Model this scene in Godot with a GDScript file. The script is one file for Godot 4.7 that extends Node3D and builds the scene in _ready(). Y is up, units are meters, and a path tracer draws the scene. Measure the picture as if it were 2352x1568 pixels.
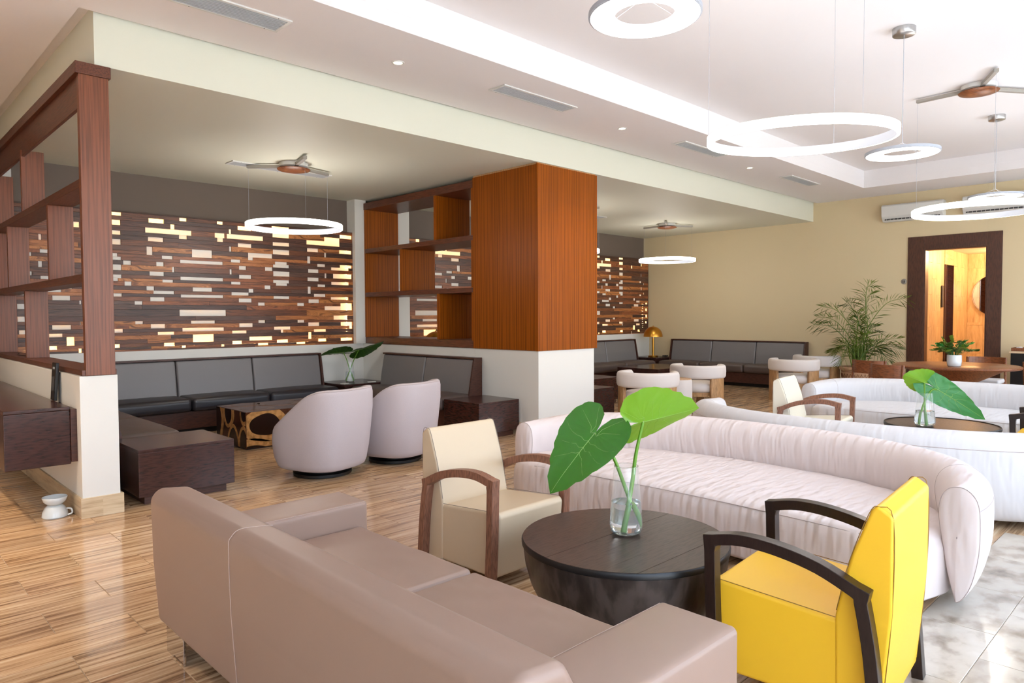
extends Node3D
# A hotel lounge. x runs along the slatted feature wall, -z goes towards it, y is up. The camera stands at the origin.

var M := {}
var meshes := {}
var taken := {}
var rng := RandomNumberGenerator.new()


func _ready() -> void:
	rng.seed = 11
	# ---- camera
	var cam := Camera3D.new()
	cam.name = "camera"
	cam.position = Vector3(0, 1.435, 0)
	cam.rotation_order = EULER_ORDER_YXZ
	cam.rotation_degrees = Vector3(-2.08, -44.204, -0.253)
	cam.fov = rad_to_deg(2.0 * atan(784.0 / 1603.29))
	cam.near = 0.05
	cam.far = 200.0
	add_child(cam)
	# ---- sky and exposure
	var sky := ProceduralSkyMaterial.new()
	sky.sky_top_color = Color(0.74, 0.83, 0.95)
	sky.sky_horizon_color = Color(0.95, 0.97, 0.98)
	sky.ground_horizon_color = Color(0.80, 0.80, 0.76)
	sky.ground_bottom_color = Color(0.66, 0.64, 0.58)
	var env := Environment.new()
	env.background_mode = Environment.BG_SKY
	env.sky = Sky.new()
	env.sky.sky_material = sky
	env.background_energy_multiplier = 7.0
	env.tonemap_mode = Environment.TONE_MAPPER_LINEAR
	env.tonemap_exposure = 1.04
	env.sdfgi_enabled = true
	env.ssao_enabled = true
	env.ssil_enabled = true
	var around := WorldEnvironment.new()
	around.name = "world_environment"
	around.environment = env
	add_child(around)
	# ---- the sun stands high behind the building: it lights the terrace, not the room
	var sun := DirectionalLight3D.new()
	sun.name = "sun"
	sun.light_color = Color(1.0, 0.98, 0.95)
	sun.light_energy = 20.0
	sun.light_angular_distance = 0.6
	sun.sky_mode = DirectionalLight3D.SKY_MODE_LIGHT_ONLY
	sun.shadow_enabled = true
	add_child(sun)
	sun.look_at_from_position(Vector3(-2, 9, -5), Vector3.ZERO)
	# ---- everything else, the large things first
	materials()
	shell()
	floor_tiles()
	feature_wall()
	partitions()
	ceiling_fittings()
	corridor()
	foreground()
	second_group()
	bay_one()
	bay_two()
	dining()
	plants()
	small_things()


# ------------------------------------------------------------------ nodes

func numbered(called: String) -> String:
	var n: int = taken.get(called, 0)
	taken[called] = n + 1
	return called if n == 0 else "%s_%03d" % [called, n]


func tag(o: Node3D, label: String, category: String, group := "") -> Node3D:
	o.set_meta("label", label)
	o.set_meta("category", category)
	if group != "":
		o.set_meta("group", group)
	return o


func thing(called: String, label: String, category: String, at := Vector3.ZERO, turn := 0.0, group := "") -> Node3D:
	var o := Node3D.new()
	o.name = numbered(called)
	add_child(o)
	o.position = at
	o.rotation_degrees.y = turn
	return tag(o, label, category, group)


func part(parent: Node3D, called: String, mesh: Mesh, mat: Material, at := Vector3.ZERO, turn := Vector3.ZERO) -> MeshInstance3D:
	var o := MeshInstance3D.new()
	o.name = called if parent != self else numbered(called)
	o.mesh = mesh
	o.material_override = mat
	parent.add_child(o, true)
	o.position = at
	o.rotation_degrees = turn
	return o


func struct(called: String, mesh: Mesh, mat: Material, at := Vector3.ZERO, label := "") -> MeshInstance3D:
	var o := part(self, called, mesh, mat, at)
	o.set_meta("kind", "structure")
	if label != "":
		o.set_meta("label", label)
	return o


func block(called: String, lo: Vector3, hi: Vector3, mat: Material, label := "", r := 0.002) -> MeshInstance3D:
	return struct(called, rb(hi - lo, r, 1), mat, (lo + hi) / 2, label)


func bar(parent: Node3D, called: String, lo: Vector3, hi: Vector3, mat: Material, r := 0.003) -> MeshInstance3D:
	return part(parent, called, rb(hi - lo, r, 1), mat, (lo + hi) / 2)


func lamp_point(at: Vector3, color: Color, energy: float, size: float, called: String) -> OmniLight3D:
	var l := OmniLight3D.new()
	l.name = numbered(called)
	l.light_color = color
	l.light_energy = energy
	l.light_size = size
	l.omni_range = 30.0
	l.omni_attenuation = 2.0
	l.shadow_enabled = true
	add_child(l)
	l.position = at
	return l


# ------------------------------------------------------------------ meshes

class Shape:
	var v := PackedVector3Array()
	var n := PackedVector3Array()
	var i := PackedInt32Array()

	func put(p: Vector3, normal: Vector3) -> int:
		v.append(p)
		n.append(normal)
		return v.size() - 1

	func tri(a: int, b: int, c: int) -> void:
		var face := (v[b] - v[a]).cross(v[c] - v[a])
		if face.length_squared() < 1e-16:
			return
		if face.dot(n[a] + n[b] + n[c]) > 0:
			i.append_array(PackedInt32Array([a, c, b]))
		else:
			i.append_array(PackedInt32Array([a, b, c]))

	func quad(a: int, b: int, c: int, d: int) -> void:
		tri(a, b, c)
		tri(a, c, d)

	func flat_quad(a: Vector3, b: Vector3, c: Vector3, d: Vector3, out: Vector3) -> void:
		var m := (b - a).cross(c - a).normalized()
		if m.dot(out) < 0:
			m = -m
		quad(put(a, m), put(b, m), put(c, m), put(d, m))

	# rows of points; normals from the neighbours, turned so that they look away from `inside` where it is given
	func grid(rows: Array, round_u := false, round_v := false, flip := false) -> void:
		var h := rows.size()
		var w: int = rows[0].size()
		var at := v.size()
		for y in h:
			for x in w:
				var l: Vector3 = rows[y][(x - 1 + w) % w if round_u else maxi(x - 1, 0)]
				var r: Vector3 = rows[y][(x + 1) % w if round_u else mini(x + 1, w - 1)]
				var u: Vector3 = rows[(y - 1 + h) % h if round_v else maxi(y - 1, 0)][x]
				var d: Vector3 = rows[(y + 1) % h if round_v else mini(y + 1, h - 1)][x]
				var m := (r - l).cross(d - u)
				m = m.normalized() if m.length_squared() > 1e-14 else Vector3.UP
				put(rows[y][x], -m if flip else m)
		for y in (h if round_v else h - 1):
			for x in (w if round_u else w - 1):
				var x1 := (x + 1) % w
				var y1 := (y + 1) % h
				quad(at + y * w + x, at + y * w + x1, at + y1 * w + x1, at + y1 * w + x)

	func fan(ring: Array, normal: Vector3) -> void:
		var c := Vector3.ZERO
		for p in ring:
			c += p
		var m := put(c / ring.size(), normal)
		var at := v.size()
		for p in ring:
			put(p, normal)
		for k in ring.size():
			tri(m, at + k, at + (k + 1) % ring.size())

	func mesh() -> ArrayMesh:
		var a := []
		a.resize(Mesh.ARRAY_MAX)
		a[Mesh.ARRAY_VERTEX] = v
		a[Mesh.ARRAY_NORMAL] = n
		a[Mesh.ARRAY_INDEX] = i
		var m := ArrayMesh.new()
		m.add_surface_from_arrays(Mesh.PRIMITIVE_TRIANGLES, a)
		return m


# a box with rounded edges, about its centre
func rb(size: Vector3, r := 0.005, k := 2) -> ArrayMesh:
	r = minf(r, minf(size.x, minf(size.y, size.z)) * 0.49)
	var key := "rb%.4f_%.4f_%.4f_%.4f_%d" % [size.x, size.y, size.z, r, k]
	if meshes.has(key):
		return meshes[key]
	var s := Shape.new()
	rb_into(s, Vector3.ZERO, size, r, k)
	meshes[key] = s.mesh()
	return meshes[key]


func rb_into(s: Shape, mid: Vector3, size: Vector3, r: float, k: int) -> void:
	var h := size / 2
	var ticks := []
	for a in 3:
		var t := []
		for j in k + 1:
			t.append(-h[a] + r * (1.0 - tan((1.0 - float(j) / k) * PI / 4)))
		for j in k + 1:
			t.append(h[a] - r * (1.0 - tan(float(j) / k * PI / 4)))
		ticks.append(t)
	var core := h - Vector3.ONE * r
	for a in 3:
		var b := (a + 1) % 3
		var c := (a + 2) % 3
		for side in [-1.0, 1.0]:
			var at := s.v.size()
			var w: int = ticks[b].size()
			for y in ticks[c]:
				for x in ticks[b]:
					var p := Vector3.ZERO
					p[a] = side * h[a]
					p[b] = x
					p[c] = y
					var q := p.clamp(-core, core)
					var d := (p - q).normalized()
					s.put(mid + q + d * r, d)
			for y in w - 1:
				for x in w - 1:
					var o := at + y * w + x
					s.quad(o, o + 1, o + w + 1, o + w)


# a board whose +z face has chamfered edges: 18 triangles
func board(size: Vector3, ch := 0.002) -> ArrayMesh:
	var key := "bd%.4f_%.4f_%.4f_%.4f" % [size.x, size.y, size.z, ch]
	if not meshes.has(key):
		var s := Shape.new()
		board_into(s, Vector3.ZERO, size, ch)
		meshes[key] = s.mesh()
	return meshes[key]


func board_into(s: Shape, mid: Vector3, size: Vector3, ch: float, turned := Basis.IDENTITY) -> void:
	var h := size / 2
	var r := [Vector2(-h.x, -h.y), Vector2(h.x, -h.y), Vector2(h.x, h.y), Vector2(-h.x, h.y)]
	var q := [Vector2(-h.x + ch, -h.y + ch), Vector2(h.x - ch, -h.y + ch), Vector2(h.x - ch, h.y - ch), Vector2(-h.x + ch, h.y - ch)]
	var P := func(p: Vector2, z: float): return mid + turned * Vector3(p.x, p.y, z)
	s.flat_quad(P.call(q[0], h.z), P.call(q[1], h.z), P.call(q[2], h.z), P.call(q[3], h.z), turned * Vector3(0, 0, 1))
	for k in 4:
		var l := (k + 1) % 4
		var out: Vector3 = turned * Vector3(r[k].x + r[l].x, r[k].y + r[l].y, 0)
		s.flat_quad(P.call(r[k], h.z - ch), P.call(r[l], h.z - ch), P.call(q[l], h.z), P.call(q[k], h.z), out + turned * Vector3(0, 0, 0.01))
		s.flat_quad(P.call(r[k], -h.z), P.call(r[l], -h.z), P.call(r[l], h.z - ch), P.call(r[k], h.z - ch), out)


# a profile of (radius, height) turned about y; corners sharper than 45 degrees stay sharp
func lathe(profile: Array, seg := 32, squash := Vector2.ONE) -> ArrayMesh:
	var s := Shape.new()
	var c := profile.size()
	var dirs := []
	for k in c - 1:
		var d: Vector2 = (profile[k + 1] - profile[k]).normalized()
		dirs.append(Vector2(d.y, -d.x))
	for k in c - 1:
		var n0: Vector2 = dirs[k]
		var n1: Vector2 = dirs[k]
		if k > 0 and dirs[k - 1].dot(dirs[k]) > 0.7:
			n0 = (dirs[k - 1] + dirs[k]).normalized()
		if k < c - 2 and dirs[k + 1].dot(dirs[k]) > 0.7:
			n1 = (dirs[k + 1] + dirs[k]).normalized()
		var at := s.v.size()
		for j in seg + 1:
			var a := TAU * j / seg
			var d := Vector3(cos(a) * squash.x, 0, sin(a) * squash.y)
			for e in 2:
				var p: Vector2 = profile[k + e]
				var m: Vector2 = n0 if e == 0 else n1
				s.put(d * p.x + Vector3(0, p.y, 0), (Vector3(cos(a) / squash.x, 0, sin(a) / squash.y).normalized() * m.x + Vector3(0, m.y, 0)).normalized())
		for j in seg:
			s.quad(at + j * 2, at + j * 2 + 1, at + j * 2 + 3, at + j * 2 + 2)
	return s.mesh()


func tube_into(s: Shape, path: Array, radius, seg := 8, caps := true) -> void:
	var c := path.size()
	var rows := []
	var side := Vector3.ZERO
	for k in c:
		var d: Vector3 = (path[mini(k + 1, c - 1)] - path[maxi(k - 1, 0)]).normalized()
		if side == Vector3.ZERO:
			side = d.cross(Vector3(0.31, 0.87, 0.38) if absf(d.y) < 0.95 else Vector3.RIGHT).normalized()
		side = (side - d * side.dot(d)).normalized()
		var up := d.cross(side)
		var r: float = radius[k] if radius is Array else radius
		var at := s.v.size()
		var ring := []
		for j in seg:
			var a := TAU * j / seg
			var m := side * cos(a) + up * sin(a)
			ring.append(path[k] + m * r)
			s.put(path[k] + m * r, m)
		if k > 0:
			for j in seg:
				s.quad(at - seg + j, at - seg + (j + 1) % seg, at + (j + 1) % seg, at + j)
		if caps and (k == 0 or k == c - 1):
			rows.append([ring, -d if k == 0 else d])
	for e in rows:
		s.fan(e[0], e[1])


func tube(path: Array, radius, seg := 8) -> ArrayMesh:
	var s := Shape.new()
	tube_into(s, path, radius, seg)
	return s.mesh()


func curve(points: Array, steps := 6) -> Array:
	var out := []
	for k in points.size() - 1:
		var a = points[maxi(k - 1, 0)]
		var b = points[k]
		var c = points[k + 1]
		var d = points[mini(k + 2, points.size() - 1)]
		for j in steps:
			out.append(b.cubic_interpolate(c, a, d, float(j) / steps))
	out.append(points[-1])
	return out


# corners of an outline rounded off: [points, normals], the outline running either way
func rounded(poly: Array, radius, k := 4) -> Array:
	var area := 0.0
	for j in poly.size():
		var a: Vector2 = poly[j]
		var b: Vector2 = poly[(j + 1) % poly.size()]
		area += a.cross(b)
	if area < 0:
		poly = poly.duplicate()
		poly.reverse()
		if radius is Array:
			radius = radius.duplicate()
			radius.reverse()
	var pts := []
	var nrm := []
	for j in poly.size():
		var p: Vector2 = poly[j]
		var u: Vector2 = (poly[j - 1] - p)
		var w: Vector2 = (poly[(j + 1) % poly.size()] - p)
		var r: float = radius[j] if radius is Array else radius
		var half := acos(clampf(u.normalized().dot(w.normalized()), -0.9999, 0.9999)) / 2
		var cut := minf(r / tan(half), minf(u.length(), w.length()) * 0.49)
		r = cut * tan(half)
		var n0 := Vector2(-u.y, u.x).normalized()
		var n1 := Vector2(w.y, -w.x).normalized()
		var turn := n0.angle_to(n1)
		if r < 0.0004 or absf(turn) < 0.02:
			pts.append_array([p, p])
			nrm.append_array([n0, n1])
			continue
		var mid: Vector2 = p + u.normalized() * cut - n0 * r * signf(turn)
		for e in k + 1:
			var m := n0.rotated(turn * e / k)
			pts.append(mid + m * r * signf(turn))
			nrm.append(m)
	return [pts, nrm]


# an outline in (z, y) drawn out along x, its end edges rounded by `edge`
func rex(poly: Array, long: float, corner = 0.02, edge := 0.01, k := 4) -> ArrayMesh:
	var s := Shape.new()
	rex_into(s, poly, long, corner, edge, k)
	return s.mesh()


func rex_into(s: Shape, poly: Array, long: float, corner, edge: float, k := 4) -> void:
	var least := edge + 0.0004
	if corner is Array:
		corner = corner.map(func(r): return maxf(r, least))
	else:
		corner = maxf(corner, least)
	var got := rounded(poly, corner, k)
	var pts: Array = got[0]
	var nrm: Array = got[1]
	var c := pts.size()
	var rings := []
	for side in [-1.0, 1.0]:
		for e in k + 1:
			var a := PI / 2 * (float(e) / k if side > 0 else 1.0 - float(e) / k)
			rings.append([side * (long / 2 - edge + edge * sin(a)), edge * (1.0 - cos(a)), side * sin(a), cos(a)])
	var at := s.v.size()
	for g in rings:
		for j in c:
			var q: Vector2 = pts[j] - nrm[j] * g[1]
			s.put(Vector3(g[0], q.y, q.x), Vector3(g[2], nrm[j].y * g[3], nrm[j].x * g[3]))
	for y in rings.size() - 1:
		for j in c:
			s.quad(at + y * c + j, at + y * c + (j + 1) % c, at + (y + 1) * c + (j + 1) % c, at + (y + 1) * c + j)
	for e in [0, rings.size() - 1]:
		# cut the full outline into triangles, then draw them on the drawn-in one
		var clean := PackedVector2Array()
		var inner := []
		for j in c:
			if clean.is_empty() or clean[-1].distance_to(pts[j]) > 1e-5:
				clean.append(pts[j])
				inner.append(pts[j] - nrm[j] * edge)
		if clean.size() > 2 and clean[0].distance_to(clean[-1]) < 1e-5:
			clean.remove_at(clean.size() - 1)
		var tris := Geometry2D.triangulate_polygon(clean)
		if tris.is_empty():
			push_warning("an outline could not be closed")
		var m := Vector3(rings[e][2], 0, 0)
		var o := s.v.size()
		for j in clean.size():
			s.put(Vector3(rings[e][0], inner[j].y, inner[j].x), m)
		for t in tris.size() / 3:
			s.tri(o + tris[t * 3], o + tris[t * 3 + 1], o + tris[t * 3 + 2])


# a cushion: a rounded block whose faces swell by `puff` and wander by `wob`
func cushion(size: Vector3, r: float, puff: float, wob := 0.0, key := 0) -> ArrayMesh:
	var noise := FastNoiseLite.new()
	noise.seed = key
	noise.frequency = 2.6
	var s := Shape.new()
	var h := size / 2
	var core := h - Vector3.ONE * r
	var n := 22
	for a in 3:
		var b := (a + 1) % 3
		var c := (a + 2) % 3
		for side in [-1.0, 1.0]:
			var rows := []
			for y in n + 1:
				var row := []
				for x in n + 1:
					var p := Vector3.ZERO
					p[a] = side * h[a]
					p[b] = spread(float(x) / n * 2 - 1, h[b], r)
					p[c] = spread(float(y) / n * 2 - 1, h[c], r)
					var q := p.clamp(-core, core)
					var d := (p - q).normalized()
					var o := q + d * r
					var f := Vector3(o.x / h.x, o.y / h.y, o.z / h.z)
					o.y += signf(o.y) * puff * (1 - f.x * f.x) * (1 - f.z * f.z) * absf(f.y)
					o.z += signf(o.z) * puff * 0.5 * (1 - f.x * f.x) * (1 - f.y * f.y) * absf(f.z)
					o.x += signf(o.x) * puff * 0.3 * (1 - f.z * f.z) * (1 - f.y * f.y) * absf(f.x)
					o.y += wob * noise.get_noise_3d(o.x * 1.6, o.y, o.z * 4.0) * absf(f.y)
					row.append(o)
				rows.append(row)
			s.grid(rows, false, false, side < 0)
	return s.mesh()


func spread(t: float, h: float, r: float) -> float:
	# a third of the lines lie in the rounded edge
	var e := 0.66
	if absf(t) < e:
		return t / e * (h - r)
	var a := (absf(t) - e) / (1 - e)
	return signf(t) * (h - r + r * tan(a * PI / 4))


# ------------------------------------------------------------------ materials

func ramp(stops: Array) -> Gradient:
	var g := Gradient.new()
	var at := PackedFloat32Array()
	var col := PackedColorArray()
	for s in stops:
		at.append(s[0])
		col.append(s[1])
	g.offsets = at
	g.colors = col
	return g


func noise_tex(freq: float, stops: Array, key := 1, octaves := 4, side := 512, warp := 0.0) -> NoiseTexture2D:
	var f := FastNoiseLite.new()
	f.noise_type = FastNoiseLite.TYPE_SIMPLEX_SMOOTH
	f.seed = key
	f.frequency = freq
	f.fractal_octaves = octaves
	if warp > 0:
		f.domain_warp_enabled = true
		f.domain_warp_amplitude = warp
		f.domain_warp_frequency = freq * 0.5
	var t := NoiseTexture2D.new()
	t.width = side
	t.height = side
	t.seamless = true
	t.seamless_blend_skirt = 0.25
	t.noise = f
	t.color_ramp = ramp(stops)
	return t


# long streaks along x: `fx` and `fy` are cycles per picture
func streaks(w: int, h: int, fx: float, fy: float, stops: Array, key: int, bend := 0.06, fine := 0.35, speck := 0.0) -> ImageTexture:
	var a := FastNoiseLite.new()
	a.seed = key
	a.frequency = 1.0
	a.fractal_octaves = 3
	var b := FastNoiseLite.new()
	b.seed = key + 5
	b.frequency = 1.0
	b.fractal_octaves = 2
	var g := ramp(stops)
	var im := Image.create(w, h, false, Image.FORMAT_RGB8)
	for y in h:
		var v := float(y) / h
		for x in w:
			var u := float(x) / w
			var t := v + bend * b.get_noise_2d(u * fx * 0.8, v * 2.0)
			var q := 0.5 + 0.62 * a.get_noise_2d(u * fx, t * fy) + fine * a.get_noise_2d(u * fx * 5.0 + 40.0, t * fy * 6.0)
			if speck > 0:
				q += speck * maxf(0.0, b.get_noise_2d(u * fx * 40.0, t * fy * 9.0) - 0.25)
			im.set_pixel(x, y, g.sample(clampf(q, 0, 1)))
	return ImageTexture.create_from_image(im)


func mat(color: Color, rough := 0.6, more := {}) -> StandardMaterial3D:
	var m := StandardMaterial3D.new()
	m.albedo_color = color
	m.roughness = rough
	for k in more:
		m.set(k, more[k])
	return m


func textured(tex: Texture2D, rough: float, scale: Vector3, more := {}) -> StandardMaterial3D:
	var m := mat(Color.WHITE, rough, more)
	m.albedo_texture = tex
	m.uv1_triplanar = true
	m.uv1_triplanar_sharpness = 8.0
	m.uv1_scale = scale
	return m


func glow(color: Color, energy: float) -> StandardMaterial3D:
	return mat(Color(0.9, 0.9, 0.88), 0.6, {"emission_enabled": true, "emission": color, "emission_energy_multiplier": energy})


func c3(r: float, g: float, b: float) -> Color:
	return Color(r, g, b)


func materials() -> void:
	# paint
	var plaster := noise_tex(0.02, [[0.0, c3(0.42, 0.42, 0.42)], [1.0, c3(0.58, 0.58, 0.58)]], 3)
	var rough_paint := {"heightmap_enabled": true, "heightmap_texture": plaster, "heightmap_scale": 0.05, "uv1_triplanar": true, "uv1_scale": Vector3.ONE * 2.0}
	M.white = mat(c3(0.88, 0.875, 0.85), 0.55, rough_paint)
	M.ceiling = mat(c3(0.93, 0.915, 0.91), 0.8, rough_paint)
	M.cream = mat(c3(0.84, 0.77, 0.62), 0.55, rough_paint)
	M.beam = mat(c3(0.88, 0.88, 0.81), 0.6, rough_paint)
	M.taupe = mat(c3(0.42, 0.37, 0.33), 0.7, rough_paint)
	M.terrace = mat(c3(0.78, 0.80, 0.82), 0.8)
	# stone
	var stone := streaks(1536, 768, 2.2, 30.0, [[0.0, c3(0.42, 0.32, 0.24)], [0.18, c3(0.55, 0.43, 0.32)], [0.36, c3(0.68, 0.55, 0.42)], [0.52, c3(0.76, 0.63, 0.49)], [0.75, c3(0.82, 0.70, 0.56)], [1.0, c3(0.88, 0.79, 0.67)]], 21, 0.014, 0.24, 0.3)
	M.stone = []
	for k in 16:
		var m := textured(stone, 0.11, Vector3(0.417, 0.833, 0.833), {"uv1_offset": Vector3((k % 4) * 0.25 + 0.125 + 0.05 * (k / 4 % 2), (k / 4) * 0.25 + 0.125, (k / 4) * 0.25 + 0.125), "metallic_specular": 0.55})
		m.albedo_color = [c3(1, 1, 1), c3(0.95, 0.94, 0.93), c3(1, 0.98, 0.96), c3(0.92, 0.90, 0.89)][(k * 7 + k / 4) % 4]
		M.stone.append(m)
	M.stone_far = []
	for k in 4:
		M.stone_far.append(textured(stone, 0.11, Vector3(0.417, 0.833, 0.833), {"metallic_specular": 0.55, "uv1_offset": Vector3(0.3 * k, 0.2 * k, 0.23 * k)}))
	var cloud := noise_tex(0.008, [[0.0, c3(0.50, 0.45, 0.39)], [0.3, c3(0.70, 0.65, 0.59)], [0.5, c3(0.80, 0.76, 0.70)], [1.0, c3(0.86, 0.83, 0.78)]], 52, 6)
	M.stone_grey = []
	for k in 6:
		M.stone_grey.append(textured(cloud, 0.11, Vector3(0.8, 1.1, 1.1), {"metallic_specular": 0.55, "uv1_offset": Vector3(0.37 * k, 0.23 * k, 0.0), "albedo_color": [c3(1, 1, 1), c3(0.93, 0.92, 0.91), c3(0.97, 0.96, 0.95)][k % 3]}))
	M.grout = mat(c3(0.72, 0.64, 0.54), 0.5)
	
	var pale := streaks(512, 512, 2.0, 14.0, [[0.0, c3(0.70, 0.58, 0.45)], [0.35, c3(0.80, 0.69, 0.55)], [1.0, c3(0.88, 0.79, 0.66)]], 44, 0.02, 0.3)
	M.skirt = textured(pale, 0.35, Vector3(0.6, 0.9, 0.6), {"albedo_color": c3(0.97, 0.99, 1.0)})
	M.wall_stone = []
	for k in 6:
		M.wall_stone.append(textured(pale, 0.4, Vector3(0.7, 0.7, 0.7), {"uv1_offset": Vector3(k * 0.17, k * 0.31, k * 0.23)}))
	# wood
	var grain := [[0.0, c3(0.50, 0.50, 0.50)], [0.35, c3(0.72, 0.72, 0.72)], [0.6, c3(0.92, 0.92, 0.92)], [1.0, c3(1, 1, 1)]]
	var plank := streaks(1024, 256, 4.0, 22.0, grain, 61, 0.10, 0.30)
	var flame := streaks(1024, 256, 3.0, 9.0, [[0.0, c3(0.45, 0.40, 0.36)], [0.3, c3(0.70, 0.66, 0.62)], [0.45, c3(0.98, 0.98, 0.98)], [0.55, c3(0.80, 0.77, 0.74)], [0.75, c3(1, 1, 1)], [1.0, c3(0.85, 0.82, 0.80)]], 73, 0.22, 0.18)
	M.plank = []
	var tones := [[c3(0.40, 0.25, 0.19), 0], [c3(0.46, 0.275, 0.18), 0], [c3(0.56, 0.33, 0.20), 0], [c3(0.74, 0.47, 0.26), 1], [c3(0.42, 0.29, 0.23), 0], [c3(0.63, 0.37, 0.21), 1], [c3(0.50, 0.29, 0.17), 0], [c3(0.78, 0.51, 0.28), 1], [c3(0.35, 0.235, 0.19), 0]]
	for k in tones.size():
		for j in 3:
			M.plank.append(textured([plank, flame][tones[k][1]], 0.42, Vector3(0.5, 3.2, 3.2), {"albedo_color": tones[k][0], "uv1_offset": Vector3(0.5 + j * 0.21, 0.1 + 0.31 * j + 0.13 * k, 0.2)}))
	var veneer := noise_tex(0.012, [[0.0, c3(0.46, 0.44, 0.42)], [0.4, c3(0.72, 0.70, 0.68)], [0.6, c3(0.95, 0.94, 0.92)], [1.0, c3(1, 1, 1)]], 8, 5, 512)
	var grain_soft := noise_tex(0.03, [[0.0, c3(0.70, 0.68, 0.65)], [0.42, c3(0.88, 0.87, 0.85)], [0.6, c3(0.97, 0.96, 0.95)], [1.0, c3(1, 1, 1)]], 18, 5, 512)  # low-contrast wood grain
	var fine := noise_tex(0.03, [[0.0, c3(0.55, 0.53, 0.52)], [0.5, c3(0.88, 0.87, 0.86)], [1.0, c3(1, 1, 1)]], 9, 5, 512)
	M.veneer = textured(grain_soft, 0.38, Vector3(2.4, 0.03, 2.4), {"albedo_color": c3(0.59, 0.31, 0.06), "metallic_specular": 0.25})
	M.shelf_x = textured(fine, 0.36, Vector3(4.0, 4.0, 0.35), {"albedo_color": c3(0.43, 0.24, 0.16)})
	M.shelf_y = textured(grain_soft, 0.36, Vector3(3.5, 0.08, 3.5), {"albedo_color": c3(0.50, 0.285, 0.18)})
	M.door_wood = textured(fine, 0.4, Vector3(4.0, 0.5, 4.0), {"albedo_color": c3(0.34, 0.205, 0.145)})
	M.mahogany = textured(fine, 0.24, Vector3(0.6, 4.0, 0.6), {"albedo_color": c3(0.27, 0.155, 0.135)})
	M.bench_wood = textured(fine, 0.4, Vector3(0.6, 5.0, 0.6), {"albedo_color": c3(0.33, 0.19, 0.14)})
	M.arm_light = textured(fine, 0.45, Vector3(6.0, 0.9, 6.0), {"albedo_color": c3(0.60, 0.41, 0.32)})
	M.arm_dark = textured(fine, 0.32, Vector3(6.0, 0.9, 6.0), {"albedo_color": c3(0.17, 0.115, 0.10)})
	M.oak = textured(fine, 0.5, Vector3(5.0, 0.5, 5.0), {"albedo_color": c3(0.79, 0.62, 0.43)})
	M.teak = textured(fine, 0.35, Vector3(0.8, 4.0, 2.5), {"albedo_color": c3(0.56, 0.33, 0.19)})
	M.drum_top = textured(fine, 0.34, Vector3(0.6, 3.0, 4.0), {"albedo_color": c3(0.31, 0.255, 0.225), "heightmap_enabled": true, "heightmap_texture": fine, "heightmap_scale": 0.08})
	M.drum_side = textured(veneer, 0.36, Vector3(2.4, 0.8, 2.4), {"albedo_color": c3(0.30, 0.265, 0.25)})
	M.heart = textured(fine, 0.2, Vector3(1, 1, 1) * 3.0, {"albedo_color": c3(0.17, 0.09, 0.06)})
	M.sap = textured(grain_soft, 0.2, Vector3(1, 1, 1) * 0.9, {"albedo_color": c3(0.80, 0.60, 0.37)})
	M.sap_top = textured(grain_soft, 0.16, Vector3(1, 1, 1) * 0.9, {"albedo_color": c3(0.50, 0.36, 0.26)})
	M.heart_top = textured(grain_soft, 0.16, Vector3(1, 1, 1) * 0.9, {"albedo_color": c3(0.36, 0.235, 0.17)})
	M.log = textured(fine, 0.16, Vector3(1, 1, 1) * 2.0, {"albedo_color": c3(0.36, 0.20, 0.12)})
	# leather and cloth
	var hide := noise_tex(0.09, [[0.0, c3(0.35, 0.35, 0.35)], [1.0, c3(0.65, 0.65, 0.65)]], 12, 3)
	var leather := {"heightmap_enabled": true, "heightmap_texture": hide, "heightmap_scale": 0.03, "uv1_triplanar": true, "uv1_scale": Vector3.ONE * 5.0}
	M.leather_taupe = mat(c3(0.585, 0.485, 0.43), 0.42, leather)
	M.leather_beige = mat(c3(0.80, 0.72, 0.605), 0.42, leather)
	M.leather_cream = mat(c3(0.88, 0.85, 0.77), 0.42, leather)
	M.leather_yellow = mat(c3(0.93, 0.73, 0.16), 0.42, leather)
	M.leather_grey = mat(c3(0.47, 0.455, 0.455), 0.4, leather)
	M.leather_navy = mat(c3(0.155, 0.15, 0.17), 0.36, leather)
	M.leather_brown = mat(c3(0.33, 0.28, 0.26), 0.42, leather)
	M.seam = mat(c3(0.70, 0.61, 0.56), 0.6)
	M.seam_yellow = mat(c3(0.55, 0.40, 0.08), 0.6)
	M.seam_pale = mat(c3(0.55, 0.50, 0.46), 0.7)
	var weave := noise_tex(0.16, [[0.0, c3(0.80, 0.79, 0.79)], [0.5, c3(0.95, 0.95, 0.95)], [1.0, c3(1, 1, 1)]], 31, 2)
	var crease := noise_tex(0.012, [[0.0, c3(0.2, 0.2, 0.2)], [1.0, c3(0.8, 0.8, 0.8)]], 33, 2)
	var soft := {"rim_enabled": true, "rim": 0.25, "rim_tint": 0.6}
	M.cloth_blush = textured(weave, 0.9, Vector3.ONE * 3.0, soft.merged({"albedo_color": c3(0.86, 0.80, 0.78)}))
	M.cloth_white = textured(weave, 0.9, Vector3.ONE * 3.0, soft.merged({"albedo_color": c3(0.87, 0.855, 0.85)}))
	M.cloth_tub = textured(weave, 0.9, Vector3.ONE * 3.0, soft.merged({"albedo_color": c3(0.80, 0.76, 0.77)}))
	M.boucle = textured(weave, 0.95, Vector3.ONE * 4.0, soft.merged({"albedo_color": c3(0.90, 0.87, 0.85), "heightmap_enabled": true, "heightmap_texture": hide, "heightmap_scale": 0.1}))
	M.folds_blush = mat(c3(0.85, 0.80, 0.785), 0.9, soft.merged({"heightmap_enabled": true, "heightmap_texture": crease, "heightmap_scale": 2.0, "uv1_triplanar": true, "uv1_scale": Vector3(2.6, 0.5, 0.7)}))
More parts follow.
